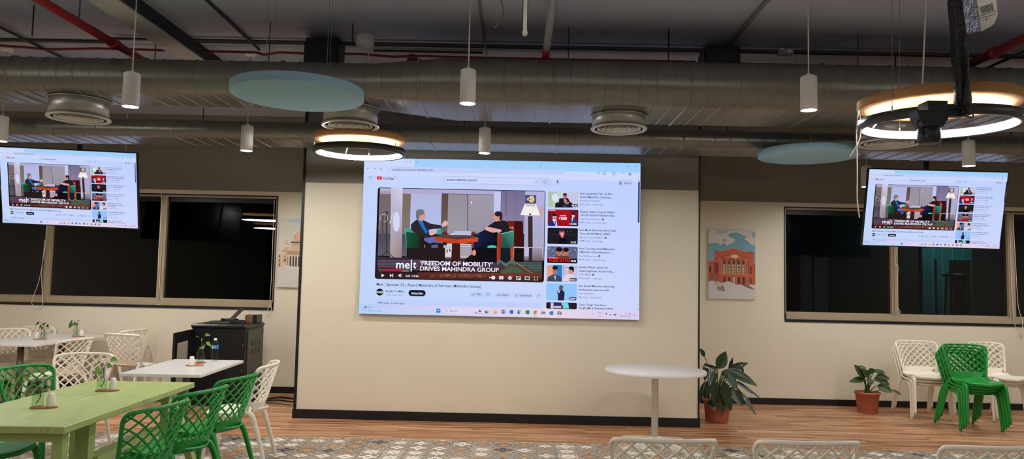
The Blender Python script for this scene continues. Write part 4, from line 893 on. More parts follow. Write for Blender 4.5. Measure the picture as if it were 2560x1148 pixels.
# ---------------------------------------------------------------- lamps
def pendant(x, y, zb, label, R=.058, H=.255):
    t = thing('pendant_lamp', label, 'pendant lamp', (x, y, zb), group='white cylinder pendant lamps')
    MB().lathe([(R - .005, .004), (R - .001, 0), (R, .003), (R, H - .01), (R - .012, H), (.012, H + .002), (.012, H + .02), (0, H + .02)], 32, cap=False).lathe([(R - .005, .004), (R - .006, .02), (0, .022)], 32, cap=False).build('lamp_body', M['lampw'], t)
    MB().lathe([(0, .006), (R - .008, .006), (R - .008, .012), (0, .012)], 28).build('lens', M['bulb'], t)
    MB().tube([(0, 0, H + .015), (0, 0, CZ - zb - .02)], .005, 6).build('cord', M['cord'], t)
    MB().lathe([(0, CZ - zb - .04), (.055, CZ - zb - .035), (.06, CZ - zb - .01), (.06, CZ - zb), (0, CZ - zb)], 24).build('canopy', M['lampw'], t)
    return t
for px, py, Y, la in ((326, 268, 5.3, 'white cylinder pendant lamp in the near row, left, in front of the duct'), (1169, 260, 5.3, 'white cylinder pendant lamp in the near row above the screen'), (2022, 277, 5.3, 'white cylinder pendant lamp in the near row, right, with scuffs low on its body'),
                      (2, 354, 7.2, 'white cylinder pendant lamp cut by the left picture edge above the television'), (616, 378, 7.2, 'white cylinder pendant lamp in the far row between left television and left ring lamp'), (1211, 384, 7.2, 'white cylinder pendant lamp in the far row just over the screen'), (2422, 416, 7.2, 'white cylinder pendant lamp in the far row above the right television'),
                      (2166, 468, 8.9, 'white cylinder pendant lamp half hidden behind the left edge of the right television')):
    p = P(px, py, Y); pendant(p.x, p.y, p.z, la)
for x, y, la in ((-6.6, 5.6, 'added unseen in the near row beyond the left picture edge'), (-7.2, 7.2, 'added unseen in the far row beyond the left picture edge'), (4.6, 5.3, 'added unseen in the near row beyond the right picture edge'), (-4.85, 8.98, 'by the back wall, hidden behind the left television'), (None, 8.98, 'just behind the left edge of the cream block'), (6.3, 8.98, 'added unseen by the back wall at far right'), (6.9, 7.2, 'added unseen in the far row beyond the right picture edge')):  # pendants outside the frame are added to brighten the room
    if x is None: x = P(776, 430, 8.98).x
    pendant(x, y, 2.8, 'white cylinder pendant lamp ' + la)
for x, y, la in ((-5.2, 3.3, 'left'), (0.2, 2.4, 'middle'), (5.4, 3.5, 'right'), (-2.0, -2.5, 'rear left'), (3.0, -2.8, 'rear right')):  # tubes added out of view to lift the ceiling and ambient light
    t = thing('fill_tube', 'added unseen white linear tube to brighten ceiling and room, ' + la, 'added fill lamp', (x, y, 3.28))
    MB().bbox((-.75, -.035, 0), (.75, .035, .05), .004).build('lamp_body', M['lampw'], t)
    MB().box((-.73, -.025, .051), (.73, .025, .056)).build('light_strip', M['tube'], t)
    MB().box((-.73, -.025, -.006), (.73, .025, -.001)).build('light_strip', M['tube'], t)
    for s_ in (-.6, .6): MB().tube([(s_, 0, .05), (s_, 0, CZ - 3.28)], .002, 5).build('suspension_wire', M['wire'], t)
def ring_lamp(px, py, Y, R, label, up=.16, xyz=None, tilt=0.0):
    p = Vector(xyz) if xyz else P(px, py, Y)
    t = thing('ring_lamp', label, 'ring lamp', (p.x, p.y, p.z), rot=(math.radians(tilt), 0, 0))
    h = .057
    MB().lathe([(R, 0), (R, h), (R - .035, h), (R - .035, h - .004), (R - .012, h - .004), (R - .012, .004), (R - .03, .004), (R - .03, 0)], 72, closed=True).build('ring_housing', M['ringh'], t)
    MB().lathe([(R - .0125, .005), (R - .0125, h - .005), (R - .022, h - .006), (R - .026, .004), (R - .02, .001)], 72, closed=True).build('light_strip', M['led'], t)
    z0 = h + up
    MB().lathe([(0, z0), (R - .012, z0), (R, z0 + .008), (R, z0 + .058), (0, z0 + .06)], 72).build('felt_disc', M['tan'], t)
    for k in range(3):
        a = math.radians(90 + 120 * k); x, y = (R + .001) * math.cos(a), (R + .001) * math.sin(a)
        MB().tube([(x, y, h), (x, y, CZ - p.z)], .0016, 5).build('suspension_wire', M['wire'], t)
        MB().tube([(x, y, h - .01), (x, y, h + .025)], .005, 6).build('wire_grip', M['whitem'], t)
    MB().tube([(-R * .5, R * .8, h + .0), (-R * .45, R * .72, z0 - .02), (-R * .42, R * .66, z0)], .005, 6).build('cord', M['cord'], t)
    return t
ring_lamp(899, 387, 6.95, .43, 'double ring lamp with tan disc at the upper left corner of the screen', .066, tilt=1.0)
ring_lamp(2344, 320, 4.55, .455, 'large double ring lamp with tan disc behind the black camera pole', .068, tilt=1.5)
ring_lamp(0, 0, 0, .45, 'double ring lamp with tan disc at far left, mirrored in the left window', .06, xyz=(-5.42, 4.9, 2.74))
for (x, y, la) in ((-1.6, 1.6, 'just left behind the camera'), (2.4, .6, 'just right behind the camera'), (-4.2, -1.0, 'left of the middle at the rear'), (0.6, -2.6, 'in the middle of the rear'), (5.2, 2.2, 'near the right wall'), (5.0, -2.6, 'in the rear right corner'), (-6.2, 2.0, 'near the left wall')):  # extra ring lamps added out of view to raise the room's brightness
    t = ring_lamp(0, 0, 0, .45, 'added unseen double ring lamp with tan disc, hanging ' + la, .06, xyz=(x, y, 2.75))
# blue felt discs
def felt_disc(px, py, Y, R, label, wires):
    p = P(px, py, Y); t = thing('acoustic_disc', label, 'acoustic disc', (p.x, Y, p.z), group='round blue felt discs')
    MB().lathe([(0, 0), (R - .004, 0), (R, .004), (R, .058), (R - .004, .062), (0, .062)], 80).build('felt_disc', M['teal'], t)
    for k in range(4):
        a = math.radians(45 + 90 * k + wires); x, y = R * .62 * math.cos(a), R * .62 * math.sin(a)
        MB().tube([(x, y, .06), (x, y, CZ - p.z)], .0018, 5).build('suspension_wire', M['wire'], t)
        MB().lathe([(0, .062), (.012, .062), (.012, .07), (0, .07)], 10, c=(x, y, 0)).build('wire_anchor', M['whitem'], t)
felt_disc(745, 243, 5.05, .45, 'round blue felt disc hanging in front of the large duct, left of the screen', 12)
felt_disc(2019, 393, 7.3, .472, 'round blue felt disc hanging below the ducts left of the right ring lamp', 4)

# black drop pole with camera
def drop_camera():
    Y = 4.0; b = P(2409, 290, Y); a = P(2391, 0, Y)
    t = thing('ceiling_camera', 'black pan-tilt camera on a tape-wrapped pole in front of the right ring lamp', 'camera', (b.x, Y, b.z))
    up = (a - b); top = up * ((CZ - b.z) / up.z)
    pts = [top * (k / 14) for k in range(15)]
    MB().tube(pts, [.85] + [1 + .09 * math.sin(k * 2.1) for k in range(1, 15)], 10, sec=(.036, .036)).build('pole', M['tape'], t)
    q = lambda x, y: P(x, y, Y) - b
    MB().box(tuple(q(2352, 286)[i] + (0, -.02, -.014)[i] for i in range(3)), tuple(q(2404, 272)[i] + (0, .02, .014)[i] for i in range(3))).build('arm', M['blackp'], t)
    c = q(2322, 300)
    m = MB(); m.box((c.x - .03, -.05, c.z + .04), (c.x + .075, .05, c.z + .095)); m.build('bracket', M['blackp'], t)
    m = MB(); m.prism([(-.085, .045), (.085, .045), (.08, .0), (.052, -.045), (-.05, -.045), (-.078, .005)], -.045, .045, 'xz'); m.v = [(x + c.x, y, z + c.z) for x, y, z in m.v]; m.build('camera_body', M['blackp'], t)
    m = MB(); m.lathe([(0, -.13), (.05, -.13), (.058, -.12), (.058, -.05), (.05, -.04), (0, -.04)], 24, c=(c.x, 0, c.z)); m.build('camera_head', M['blackp'], t)
    m = MB(); m.lathe([(0, .0), (.03, .0), (.034, -.01), (.034, -.03), (0, -.03)], 20, M4=Matrix.Translation((c.x - .02, -.058, c.z - .09)) @ Matrix.Rotation(math.radians(-70), 4, 'X')); m.build('lens', M['black'], t)
    for s_, pp in ((.004, [(c.x - .065, -.02, c.z + .02), (c.x - .075, -.03, c.z - .04), (c.x - .05, -.04, c.z - .09), (c.x - .055, -.02, c.z - .02)]), (.004, [(c.x + .06, 0, c.z + .05), (c.x + .12, -.05, c.z + .06), (.0, -.05, .02), (.02, -.05, -.02), (-.04, -.04, -.0)]), (.005, [(.0, -.04, .2), (-.03, -.055, .08), (.01, -.05, .0), (.03, -.05, .06)])):
        MB().tube(smoothpath(pp), s_, 6).build('cable', M['black'], t)
drop_camera()
def slotted_device():
    Y = 3.6; c = P(2458, 20, Y); k = Y / F_PX
    t = thing('projector', 'white slotted device with foil side hanging tilted at the top right', 'projector', c, rot=(math.radians(12), 0, 0))
    def q(x, y): return ((x - 600) / 5.218 * k, -(y - 100) / 5.218 * k)
    pts = [(430, -260), (700, -300), (800, 180), (775, 290), (720, 340), (600, 410)]
    ca, sa = 1.0, 0.0
    def rot(x, y): X, Z = q(x, y); return (X * ca + Z * sa * -1, X * sa + Z * ca) 
    P2 = [rot(*p) for p in pts]
    MB().prism(P2, 0, .09, 'xz').build('casing', M['lampw'], t)
    m = MB(); v = [rot(600, 410), rot(575, 400), rot(405, -260), rot(430, -260)]; m.prism(v, -.005, .1, 'xz'); m.build('foil_side', M['silver'], t)
    for i in range(11):
        a = rot(555 + 15 * i, 88 - 5 * i); b = rot(593 + 14.5 * i, 178 - 5 * i); MB().tube([(a[0], -.001, a[1]), (b[0], -.001, b[1])], .0012, 4).build('vent_slot', M['black'], t)
    for y0, y1 in ((215, 135), (250, 172)):
        a = rot(535, y0); b = rot(775, y1); MB().tube([(a[0], -.001, a[1]), (b[0], -.001, b[1])], .0016, 4).build('seam_line', M['black'], t)
    for x, y, r in ((655, 246, .003), (616, 260, .0018), (697, 232, .0018)):
        a = rot(x, y); MB().lathe([(0, 0), (r, 0), (r, .002), (0, .002)], 10, M4=Matrix.Translation((a[0], -.001, a[1])) @ Matrix.Rotation(math.pi / 2, 4, 'X')).build('port', M['black'], t)
    MB().tube([(.0, .05, .09), (-.06, .07, .5), (-.1, .1, 1.05)], .015, 8).build('mounting_arm', M['black'], t)
slotted_device()
# cables near the right ring lamp
cordthing([P(2318, -40, 4.95), P(2312, 80, 4.95), P(2306, 217, 4.95)], 'white flex running from the ceiling to the right ring lamp', .006, nm='lamp_flex', cat='flex')
cordthing([P(2146, 275, 4.6), P(2141, 330, 4.6), P(2143, 420, 4.6), P(2143, 500, 4.6), P(2149, 545, 4.6)], 'long loose white cable dangling left of the right ring lamp', .004, nm='loose_cable', cat='cable')
cordthing([P(2146, 270, 4.62), P(2152, 310, 4.62), P(2148, 350, 4.62), P(2124, 393, 4.62)], 'short loose white cable curling left under the right ring lamp', .003, nm='loose_cable', cat='cable')
# ---------------------------------------------------------------- screens
c0 = P((910 + 1601.6 + 1597 + 896) / 4, (392.5 + 407.3 + 798.9 + 782.7) / 4, YK - .05)
SW = (P(1599.3, 603, YK - .06).x - P(903, 587, YK - .06).x)
SH = SW * 9 / 16
t = thing('video_wall', 'large bright screen showing a browser page with a video, on the cream block', 'screen', (c0.x, YK, c0.z))
MB().box((-SW / 2, -.05, -SH / 2), (SW / 2, 0, SH / 2)).build('screen_cabinet', M['ringh'], t)
dm = A.mesh('display', M['screen'], SW)
d = bpy.data.objects.new('display', dm); COL.objects.link(d); d.parent = t; d.location = (0, -.0502, 0)
def television(cx, cy, label, roll, tilt, yaw, Wd):
    Y = 8.55; c = P(cx, cy, Y); Hd = Wd * 9 / 16
    t = thing('television', label, 'television', c, rot=(math.radians(tilt), math.radians(roll), math.radians(yaw)), group='ceiling-hung televisions')
    b = .014
    MB().bbox((-Wd / 2 - b, 0, -Hd / 2 - b), (Wd / 2 + b, .035, Hd / 2 + b), .004).bbox((-Wd * .3, .03, -Hd * .35), (Wd * .3, .07, Hd * .25), .01).build('housing', M['blackp'], t)
    d = bpy.data.objects.new('display', dm); COL.objects.link(d); d.parent = t; d.location = (0, -.0005, 0); k = Wd / SW; d.scale = (k, k, k)
    MB().box((-.2, .07, -.15), (.2, .09, .15)).build('mount_plate', M['black'], t)
    Mi = t.rotation_euler.to_matrix().inverted()
    z1 = (CZ - c.z); a = Vector((0, .16, -.1)); bt = Vector((0, .16, z1))
    MB().tube([Mi @ a, Mi @ bt], .03, 12).build('ceiling_pole', M['black'], t)
    MB().tube([Vector((0, .08, 0)), Mi @ Vector((0, .16, .0))], .025, 8).build('bracket', M['black'], t)
television(173, 470.5, 'left ceiling-hung television showing the browser page, in front of the left window', 1.2, 12, 2.0, 1.565)
television(2336.5, 523, 'right ceiling-hung television showing the browser page, in front of the right window', .5, 12, -1.0, 1.565)
# ---------------------------------------------------------------- canvases
def canvas(x, y, z, art, Wd, label):
    t = thing('canvas_picture', label, 'picture', (x, y, z))
    Hd = Wd * art.H / art.W
    MB().bbox((-Wd / 2, 0, -Hd / 2), (Wd / 2, .03, Hd / 2), .003).build('stretched_canvas', M['whitem'], t)
    d = bpy.data.objects.new('print', art.mesh('print', M['print'], Wd * .995, 1e-5)); COL.objects.link(d); d.parent = t; d.location = (0, -.0006, 0)
B = Art(575, 855); B.frame(-133, -155, 1)          # red pillared building; pixel frame of the study crop
B.raw([(0, 0), (575, 0), (575, 855), (0, 855)], S(206, 200, 196))
B.rect(133, 155, 708, 560, (112, 160, 178), (124, 176, 194))
B.poly([(133, 155), (420, 155), (480, 185), (410, 200), (360, 230), (470, 280), (430, 320), (350, 355), (330, 320), (280, 345), (240, 320), (133, 335)], (214, 206, 196))
B.poly([(440, 155), (708, 155), (708, 345), (660, 340), (600, 280), (570, 270), (600, 240), (480, 190)], (210, 202, 194)); B.ell(690, 215, 26, 36, (130, 172, 188)); B.poly([(225, 160), (400, 160), (370, 190), (300, 215), (225, 212)], (180, 190, 188)); B.ell(330, 290, 26, 20, (126, 172, 188))
RD = (196, 96, 66); RD2 = (160, 70, 50); RD3 = (214, 122, 86)
B.poly([(205, 415), (270, 425), (440, 380), (600, 428), (688, 430), (695, 560), (200, 560)], RD)
B.line([(270, 432), (440, 386), (604, 434)], 9, RD3); B.line([(205, 414), (270, 430)], 7, RD2); B.line([(600, 428), (690, 430)], 7, RD2)
B.poly([(133, 545), (708, 565), (708, 830), (133, 830)], RD); B.line([(133, 545), (262, 548)], 6, RD3); B.line([(620, 562), (708, 566)], 6, RD3)
B.poly([(262, 505), (440, 450), (630, 510), (630, 520), (262, 515)], RD2); B.poly([(300, 502), (440, 462), (590, 506)], RD3); B.ell(455, 484, 44, 24, (226, 204, 160))
B.rect(262, 512, 630, 700, (150, 66, 48)); 
for k in range(5):
    x = 310 + 58 * k; B.rect(x, 545, x + 42, 696, (206, 196, 150)); B.ell(x + 21, 566, 20, 24, (70, 56, 52)); B.rect(x + 8, 600, x + 34, 690, (92, 84, 74)); B.line([(x + 21, 610), (x + 21, 694)], 6, (220, 214, 190)); B.line([(x + 4, 640), (x + 38, 640)], 5, (210, 200, 170)); B.line([(x + 4, 668), (x + 38, 668)], 4, (200, 190, 160))
for k in range(6): x = 294 + 58 * k; B.rect(x - 7, 520, x + 7, 700, RD3)
B.rect(266, 520, 282, 700, RD3); B.rect(600, 524, 614, 700, RD3); B.line([(258, 702), (708, 712)], 9, RD3); B.line([(258, 512), (632, 520)], 9, RD3)
B.rect(133, 700, 260, 810, (176, 82, 60)); B.rect(200, 560, 258, 700, (150, 66, 52)); B.rect(140, 610, 168, 690, (96, 60, 54)); B.rect(225, 610, 250, 690, (120, 52, 44)); B.rect(640, 620, 668, 704, (140, 60, 46)); B.ell(654, 620, 14, 16, (140, 60, 46))
for k in range(5): x = 330 + 59 * k; B.rect(x - 14, 755, x + 14, 825, (56, 46, 44)); B.ell(x, 756, 14, 20, (56, 46, 44))
B.rect(438, 740, 456, 826, (214, 210, 206)); B.ell(654, 780, 14, 30, (120, 56, 46))
B.poly([(133, 800), (200, 780), (300, 815), (380, 790), (470, 830), (600, 850), (640, 826), (708, 830), (708, 1010), (133, 1010)], (208, 202, 200)); B.poly([(510, 815), (620, 830), (690, 880), (706, 895), (620, 870), (560, 845)], (128, 108, 84)); B.poly([(210, 790), (320, 850), (340, 905), (330, 920), (240, 905), (235, 860)], (146, 140, 122)); B.ell(255, 835, 56, 24, (198, 186, 176)); B.poly([(160, 760), (200, 720), (258, 760), (250, 800), (180, 790)], (150, 96, 80))
pc = P(1828, 661, YB); canvas(pc.x, YB - .03, pc.z, B, .64, 'canvas picture of a red pillared building, right of the cream block')
Cc = Art(575, 855); Cc.raw([(0, 0), (575, 0), (575, 855), (0, 855)], [S(206, 200, 184), S(196, 200, 196), S(206, 200, 192), S(208, 200, 190)])
k_ = 1.09; Cc.frame(-160 / k_, -200 / k_, k_)                # domed stone building, left part as the crop shows, mirrored for the hidden half
Cc.rect(300, 205, 620, 262, (176, 196, 200)); ST = (206, 176, 146); ST2 = (178, 142, 114); DKK = (82, 70, 68)
def half(mx):
    f = lambda x: x if not mx else 2 * (160 + 575 * k_ / 2) - x
    def R_(x0, y0, x1, y1, c): a, b = sorted((f(x0), f(x1))); Cc.rect(a, y0, b, y1, c)
    R_(170, 690, 215, 890, ST); R_(205, 650, 300, 870, (214, 188, 160)); R_(212, 634, 300, 652, ST2); R_(225, 560, 320, 590, (220, 200, 170)); R_(236, 590, 306, 636, ST); Cc.poly([(f(230), 562), (f(270), 515), (f(310), 562)], ST); Cc.line([(f(270), 500), (f(270), 530)], 4, DKK)
    for y in (700, 756, 812): R_(176, y, 192, y + 34, DKK)
    R_(240, 700, 285, 800, (186, 150, 122)); R_(238, 735, 288, 745, (226, 200, 172)); R_(246, 750, 280, 775, DKK)
    Cc.poly([(f(262), 690), (f(300), 640), (f(460), 640), (f(460), 700)], ST2); R_(275, 696, 460, 850, (214, 190, 160))
    for k in range(4): R_(322 + 38 * k, 730, 346 + 38 * k, 850, DKK); Cc.ell(f(334 + 38 * k), 730, 12, 22, DKK); R_(346 + 38 * k, 710, 354 + 38 * k, 860, (226, 206, 178))
    R_(290, 720, 302, 850, (160, 120, 96))
    Cc.poly([(f(165), 880), (f(220), 860), (f(280), 830), (f(360), 850), (f(470), 850), (f(470), 900), (f(240), 885), (f(180), 900)], (208, 200, 194))
half(False); half(True)
Cc.rect(335, 520, 610, 640, ST); Cc.rect(330, 515, 612, 534, DKK); Cc.rect(345, 550, 600, 560, ST2); Cc.rect(360, 470, 590, 515, (214, 176, 146)); Cc.ell(473, 455, 112, 56, (206, 160, 132)); Cc.rect(380, 430, 566, 445, ST2); Cc.ell(473, 425, 84, 70, (214, 172, 142)); Cc.line([(473, 330), (473, 370)], 8, DKK)
pc = P(758, 633, YB); canvas(pc.x - .02, YB - .03, pc.z + .0, Cc, .64, 'canvas picture of a pale domed stone building, partly hidden behind the cream block')

# ---------------------------------------------------------------- lattice-backed chairs (front towards -y)
TH = math.radians(66)
def bs(u, v):                  # surface of the back: u across, v up
    W_ = .205 + .062 * v; D = .085 + .035 * v; q = abs(u)
    return Vector((W_ * (1.14 * u - .14 * u * q * q), .18 + .11 * v - D * q ** 2.6, .46 + .38 * v - .022 * v * q ** 4))
V0 = .17; RC = .13
def umax(v):
    if v > 1 - RC: return 1 - .10 * (1 - math.sqrt(max(0, 1 - ((v - 1 + RC) / RC) ** 2)))
    return 1.0
def chair_meshes():
    d = {}
    m = MB(); SL = 1.5; st = .285
    c = -3.0
    for sgn in (1, -1):
        c = -3.1 + (0 if sgn > 0 else .0)
        while c < 3.2:
            run = []
            for k in range(41):
                v = V0 - .01 + (1 - V0 + .0) * k / 40; u = c + sgn * SL * (v - V0)
                if abs(u) <= umax(v) + .005: run.append((u, v))
            if len(run) > 2:
                step = max(1, len(run) // 11); run2 = run[::step] + ([run[-1]] if run[-1] != run[::step][-1] else [])
                pts = []
                for u, v in run2:
                    p = bs(u, v); e = .01; n_ = (bs(u + e, v) - p).cross(bs(u, v + e) - p).normalized(); pts.append(p + n_ * (.002 * sgn))
                m.tube(pts, 1, 6, sec=(.0058, .0058), cap=False)
            c += st
    rim = []
    for k in range(14): rim.append(bs(-1, 0.02 + (1 - RC - .02) * k / 13))
    for k in range(1, 7): v = 1 - RC + RC * math.sin(k / 6 * math.pi / 2); rim.append(bs(-umax(v), v))
    um = umax(1.0)
    for k in range(1, 24): rim.append(bs(-um + 2 * um * k / 24, 1))
    for k in range(6, 0, -1): v = 1 - RC + RC * math.sin(k / 6 * math.pi / 2); rim.append(bs(umax(v), v))
    for k in range(13, -1, -1): rim.append(bs(1, 0.02 + (1 - RC - .02) * k / 13))
    m.tube(rim, 1, 8, sec=(.0115, .0105))
    band = []                   # solid lower band, thick
    for v in (-.02, .06, .13, V0 + .02):
        band.append([bs(u / 12 * (.80 if v < .1 else .92 if v < .15 else 1.0), v) + Vector((0, .004, 0)) for u in range(-12, 13)])
    m.grid(band); bk = [[p + Vector((0, -.009, 0)) for p in r_] for r_ in band]; m.grid(bk); m.grid([band[0], bk[0]]); m.grid([band[-1], bk[-1]])
    d['backrest'] = m
    s = MB(); rows = []; N = 16      # seat: soft rounded slab curving up into the band
    prof = [(-.252, .428, .05), (-.25, .438, .13), (-.238, .446, .175), (-.21, .449, .205), (-.15, .448, .222), (-.08, .442, .228), (.0, .438, .226), (.07, .44, .218), (.12, .446, .206), (.155, .458, .190), (.172, .475, .172)]
    for y, z, hw in prof:
        row = []
        for k in range(-N // 2, N // 2 + 1):
            t = k / (N / 2); x = hw * t; edge = t * t
            row.append(Vector((x, y - (.02 * (1 - edge) if y < -.2 else 0) - (.05 * edge if y > .1 else 0) + (.045 * (1 - edge) if y > .15 else .03 * (1 - edge) if y > .11 else 0), z + .012 * edge * (1 if -.2 < y else 0))))
        rows.append(row)
    s.grid(rows); low = [[p + Vector((0, 0, -.013)) if i < 9 else p + Vector((0, .008, -.008)) for p in r_] for i, r_ in enumerate(rows)]; s.grid(low)
    for a, b in ((rows[0], low[0]), (rows[-1], low[-1]), ([r_[0] for r_ in rows], [r_[0] for r_ in low]), ([r_[-1] for r_ in rows], [r_[-1] for r_ in low])): s.grid([a, b])
    for sx in (-1, 1):           # rail under the seat edge
        s.tube(smoothpath([(sx * .212, .088, .468), (sx * .214, .03, .440), (sx * .216, -.08, .428), (sx * .214, -.17, .425)], 4), 1, 8, sec=(.013, .012))
    s.tube(smoothpath([(-.205, -.18, .425), (-.12, -.225, .422), (0, -.238, .42), (.12, -.225, .422), (.205, -.18, .425)], 4), 1, 8, sec=(.012, .010))
    d['seat'] = s
    d['legs'] = []
    for sx in (-1, 1):
        d['legs'].append(MB().tube(smoothpath([(sx * .212, -.14, .428), (sx * .222, -.19, .405), (sx * .228, -.21, .34), (sx * .236, -.228, .17), (sx * .243, -.243, 0)], 4), [1.15 - .45 * k / 16 for k in range(17)], 8, sec=(.021, .018), up=(0, 1, 0)))
        d['legs'].append(MB().tube(smoothpath([(sx * .20, .09, .462), (sx * .208, .135, .43), (sx * .214, .165, .36), (sx * .224, .22, .18), (sx * .234, .265, 0)], 4), [1.1 - .42 * k / 16 for k in range(17)], 8, sec=(.021, .017), up=(0, 1, 0)))
    return d
def make_chair(mt, label, loc, rz, group, rot=None):
    d = chair_meshes(); t = thing('lattice_chair', label, 'chair', loc, rz, group, rot)
    d['seat'].build('seat', M[mt], t); d['backrest'].build('backrest', M[mt], t)
    for l in d['legs']: l.build('leg', M[mt], t)
    return t
R_ = math.radians
W0 = G0 = None
def chair(c, x, y, rz, label, group, z=0.0):
    global W0, G0
    if c == 'w':
        if W0 is None: W0 = make_chair('whitep', label, (x, y, z), R_(rz), group); return W0
        return dup(W0, (x, y, z), R_(rz), label, group)
    if G0 is None: G0 = make_chair('green', label, (x, y, z), R_(rz), group); return G0
    return dup(G0, (x, y, z), R_(rz), label, group)
# rz: 0 looks to -y; 90 looks to +x; -90 looks to -x
def rim(px, py, rz, z=.84):      # chair standing on the floor whose middle of the back rim is seen there
    p = PZ(px, py, z); a = R_(rz); return p.x + math.sin(a) * .29, p.y - math.cos(a) * .29
gg = 'green chairs at the green table'
chair('g', *rim(436, 1012, -100), -100, 'green lattice-back chair nearest the camera on the right side of the green table', gg)
chair('g', *rim(540, 974, -101), -101, 'green lattice-back chair in the middle of the row right of the green table', gg)
chair('g', *rim(624, 941, -98), -98, 'green lattice-back chair farthest back in the row right of the green table', gg)
chair('g', *rim(35, 918, 80), 80, 'green lattice-back chair left of the green table, at the left picture edge', gg)
chair('g', -3.42, 4.82, 84, 'green lattice-back chair whose seat shows under the near end of the green table', gg)
wg = 'white chairs at the tables on the left'
chair('w', *rim(228, 884, 2), 2, 'white lattice-back chair at the far end of the green table', wg)
chair('w', *rim(694, 908, -82), -82, 'white lattice-back chair right of the small white table by the rack cabinet', wg)
chair('w', *rim(211, 848, -98), -98, 'white lattice-back chair on the right side of the far white table', wg)
chair('w', *rim(290, 836, 165), 165, 'white lattice-back chair seen from behind, between the far table and the rack', wg)
chair('w', -5.22, 9.8, -98, 'white lattice-back chair by the back wall behind another white chair', wg)
chair('w', -6.2, 9.28, 72, 'white lattice-back chair on the left side of the far white table', wg)
chair('w', -6.16, 9.82, 82, 'white lattice-back chair left of the far white table, nearest the back wall', wg)
chair('w', -6.24, 8.72, 80, 'white lattice-back chair cut by the left picture edge at the far white table', wg)
ng = 'white chair backs along the bottom edge'
for px, py, rz, la in ((1673, 1099, 182, 'leftmost of the three white chair backs at the bottom edge, before the round table'), (2044, 1105, 183, 'middle of the three white chair backs at the bottom edge'), (2520, 1118, 184, 'rightmost of the three white chair backs at the bottom edge, cut by the corner')):
    chair('w', *rim(px, py, rz, .85), rz, la, ng)
def stack(c, x, y, rz, n, la, group, dz=.042, df=.055):
    a = R_(rz); f = Vector((math.sin(a), -math.cos(a), 0))
    names = {3: ['bottom', 'middle', 'top'], 4: ['bottom', 'second from bottom', 'second from top', 'top'], 2: ['bottom', 'top']}[n]
    for k in range(n):
        p = Vector((x, y, 0)) + f * (df * k * .8); chair(c, p.x, p.y, rz, la % names[k], group, z=dz * k)
q_ = PZ(2302, 1041, 0); stack('w', q_.x, q_.y, 0, 3, 'white lattice-back chair, %s of the stack left of the green stack', 'stacked white chairs, left stack')
q_ = PZ(2484, 1045, 0); stack('w', q_.x, q_.y, 14, 3, 'white lattice-back chair, %s of the stack right of the green stack', 'stacked white chairs, right stack')
q_ = PZ(2420, 1069, 0); stack('g', q_.x, q_.y, 2, 4, 'green lattice-back chair, %s of the green stack by the right wall', 'stacked green chairs', dz=.036)

# ---------------------------------------------------------------- tables
def aligned(p0, p1): return math.atan2(p1.y - p0.y, p1.x - p0.x)
ZT = .74
a = PZ(487, 956, ZT); b = PZ(161, 1068, ZT)
ang = math.atan2(a.y - b.y, a.x - b.x) - math.pi / 2
GL = (a - b).length; GW = .80
t = thing('dining_table', 'long green-stained wooden table with two vases, front left', 'table', (b.x, b.y, 0), ang)
m = MB(); pw = GW / 2
for k in range(2): m.bbox((-pw * (k + 1) + .0008, 0, ZT - .04), (-pw * k - .0008, GL, ZT), .003)
m.build('tabletop', M['gwood'], t)
def leg(m_, p0, p1, w=.034): m_.tube([p0, p1], 1, 4, sec=(w, w), up=(0, 1, .001))
for y in (.10, GL - .32):
    for x0, x1 in ((-.075, -.06), (-GW + .075, -GW + .06)):
        MB().tube([(x0, y, 0), (x0, y, ZT - .04)], 1, 4, sec=(.036, .036), up=(0, 1, 0)).build('leg', M['gwood'], t)
MB().box((-GW + .05, .07, ZT - .10), (-.05, .13, ZT - .04)).build('apron', M['gwood'], t); MB().box((-GW + .05, GL - .35, ZT - .10), (-.05, GL - .29, ZT - .04)).build('apron', M['gwood'], t)
MB().tube([(-.12, GL - .16, ZT - .04), (.10, GL - .10, 0)], 1, 4, sec=(.04, .03), up=(0, 1, 0)).build('leg', M['gwood'], t)
MB().tube([(-.16, .52, .0), (-.16, .52, ZT - .04)], 1, 4, sec=(.045, .05), up=(0, 1, 0)).build('leg', M['gwood'], t)
MB().box((-.19, .55, .40), (-.09, GL - .3, .45)).build('stretcher', M['gwood'], t)
def white_table(pnr, width, length, ang, label, legk):
    t = thing('dining_table', label, 'table', (pnr.x, pnr.y, 0), ang)
    MB().bbox((-width, 0, ZT - .028), (0, length, ZT), .003).build('tabletop', M['white'], t)
    if legk == 'column':
        MB().tube([(-width / 2, length / 2, .03), (-width / 2, length / 2, ZT - .028)], .03, 14).build('column', M['steel'], t)
        MB().bbox((-width / 2 - .22, length / 2 - .22, 0), (-width / 2 + .22, length / 2 + .22, .02), .005).build('base_plate', M['steel'], t)
    else:
        for y in (.35, length - .35):
            MB().tube([(-width / 2, y, .03), (-width / 2, y, ZT - .04)], .036, 14).build('column', M['steel'], t)
            MB().bbox((-width / 2 - .3, y - .04, 0), (-width / 2 + .3, y + .04, .03), .005).build('base_foot', M['steel'], t)
            MB().box((-width + .08, y - .03, ZT - .045), (-.08, y + .03, ZT - .028)).build('support_bar', M['steel'], t)
    return t
p1 = PZ(502, 937, ZT); p2 = PZ(609, 901, ZT); p3 = PZ(320, 929, ZT)
a2 = math.atan2(p2.y - p1.y, p2.x - p1.x) - math.pi / 2
white_table(p1, (p3 - p1).length, (p2 - p1).length, a2, 'small white square-edged table with a water bottle, before the black rack cabinet', 'column')
p1 = PZ(89, 862, ZT); farw = thing
white_table(p1, .80, 1.5, R_(0), 'long white table at the far left with two vases', 'two')
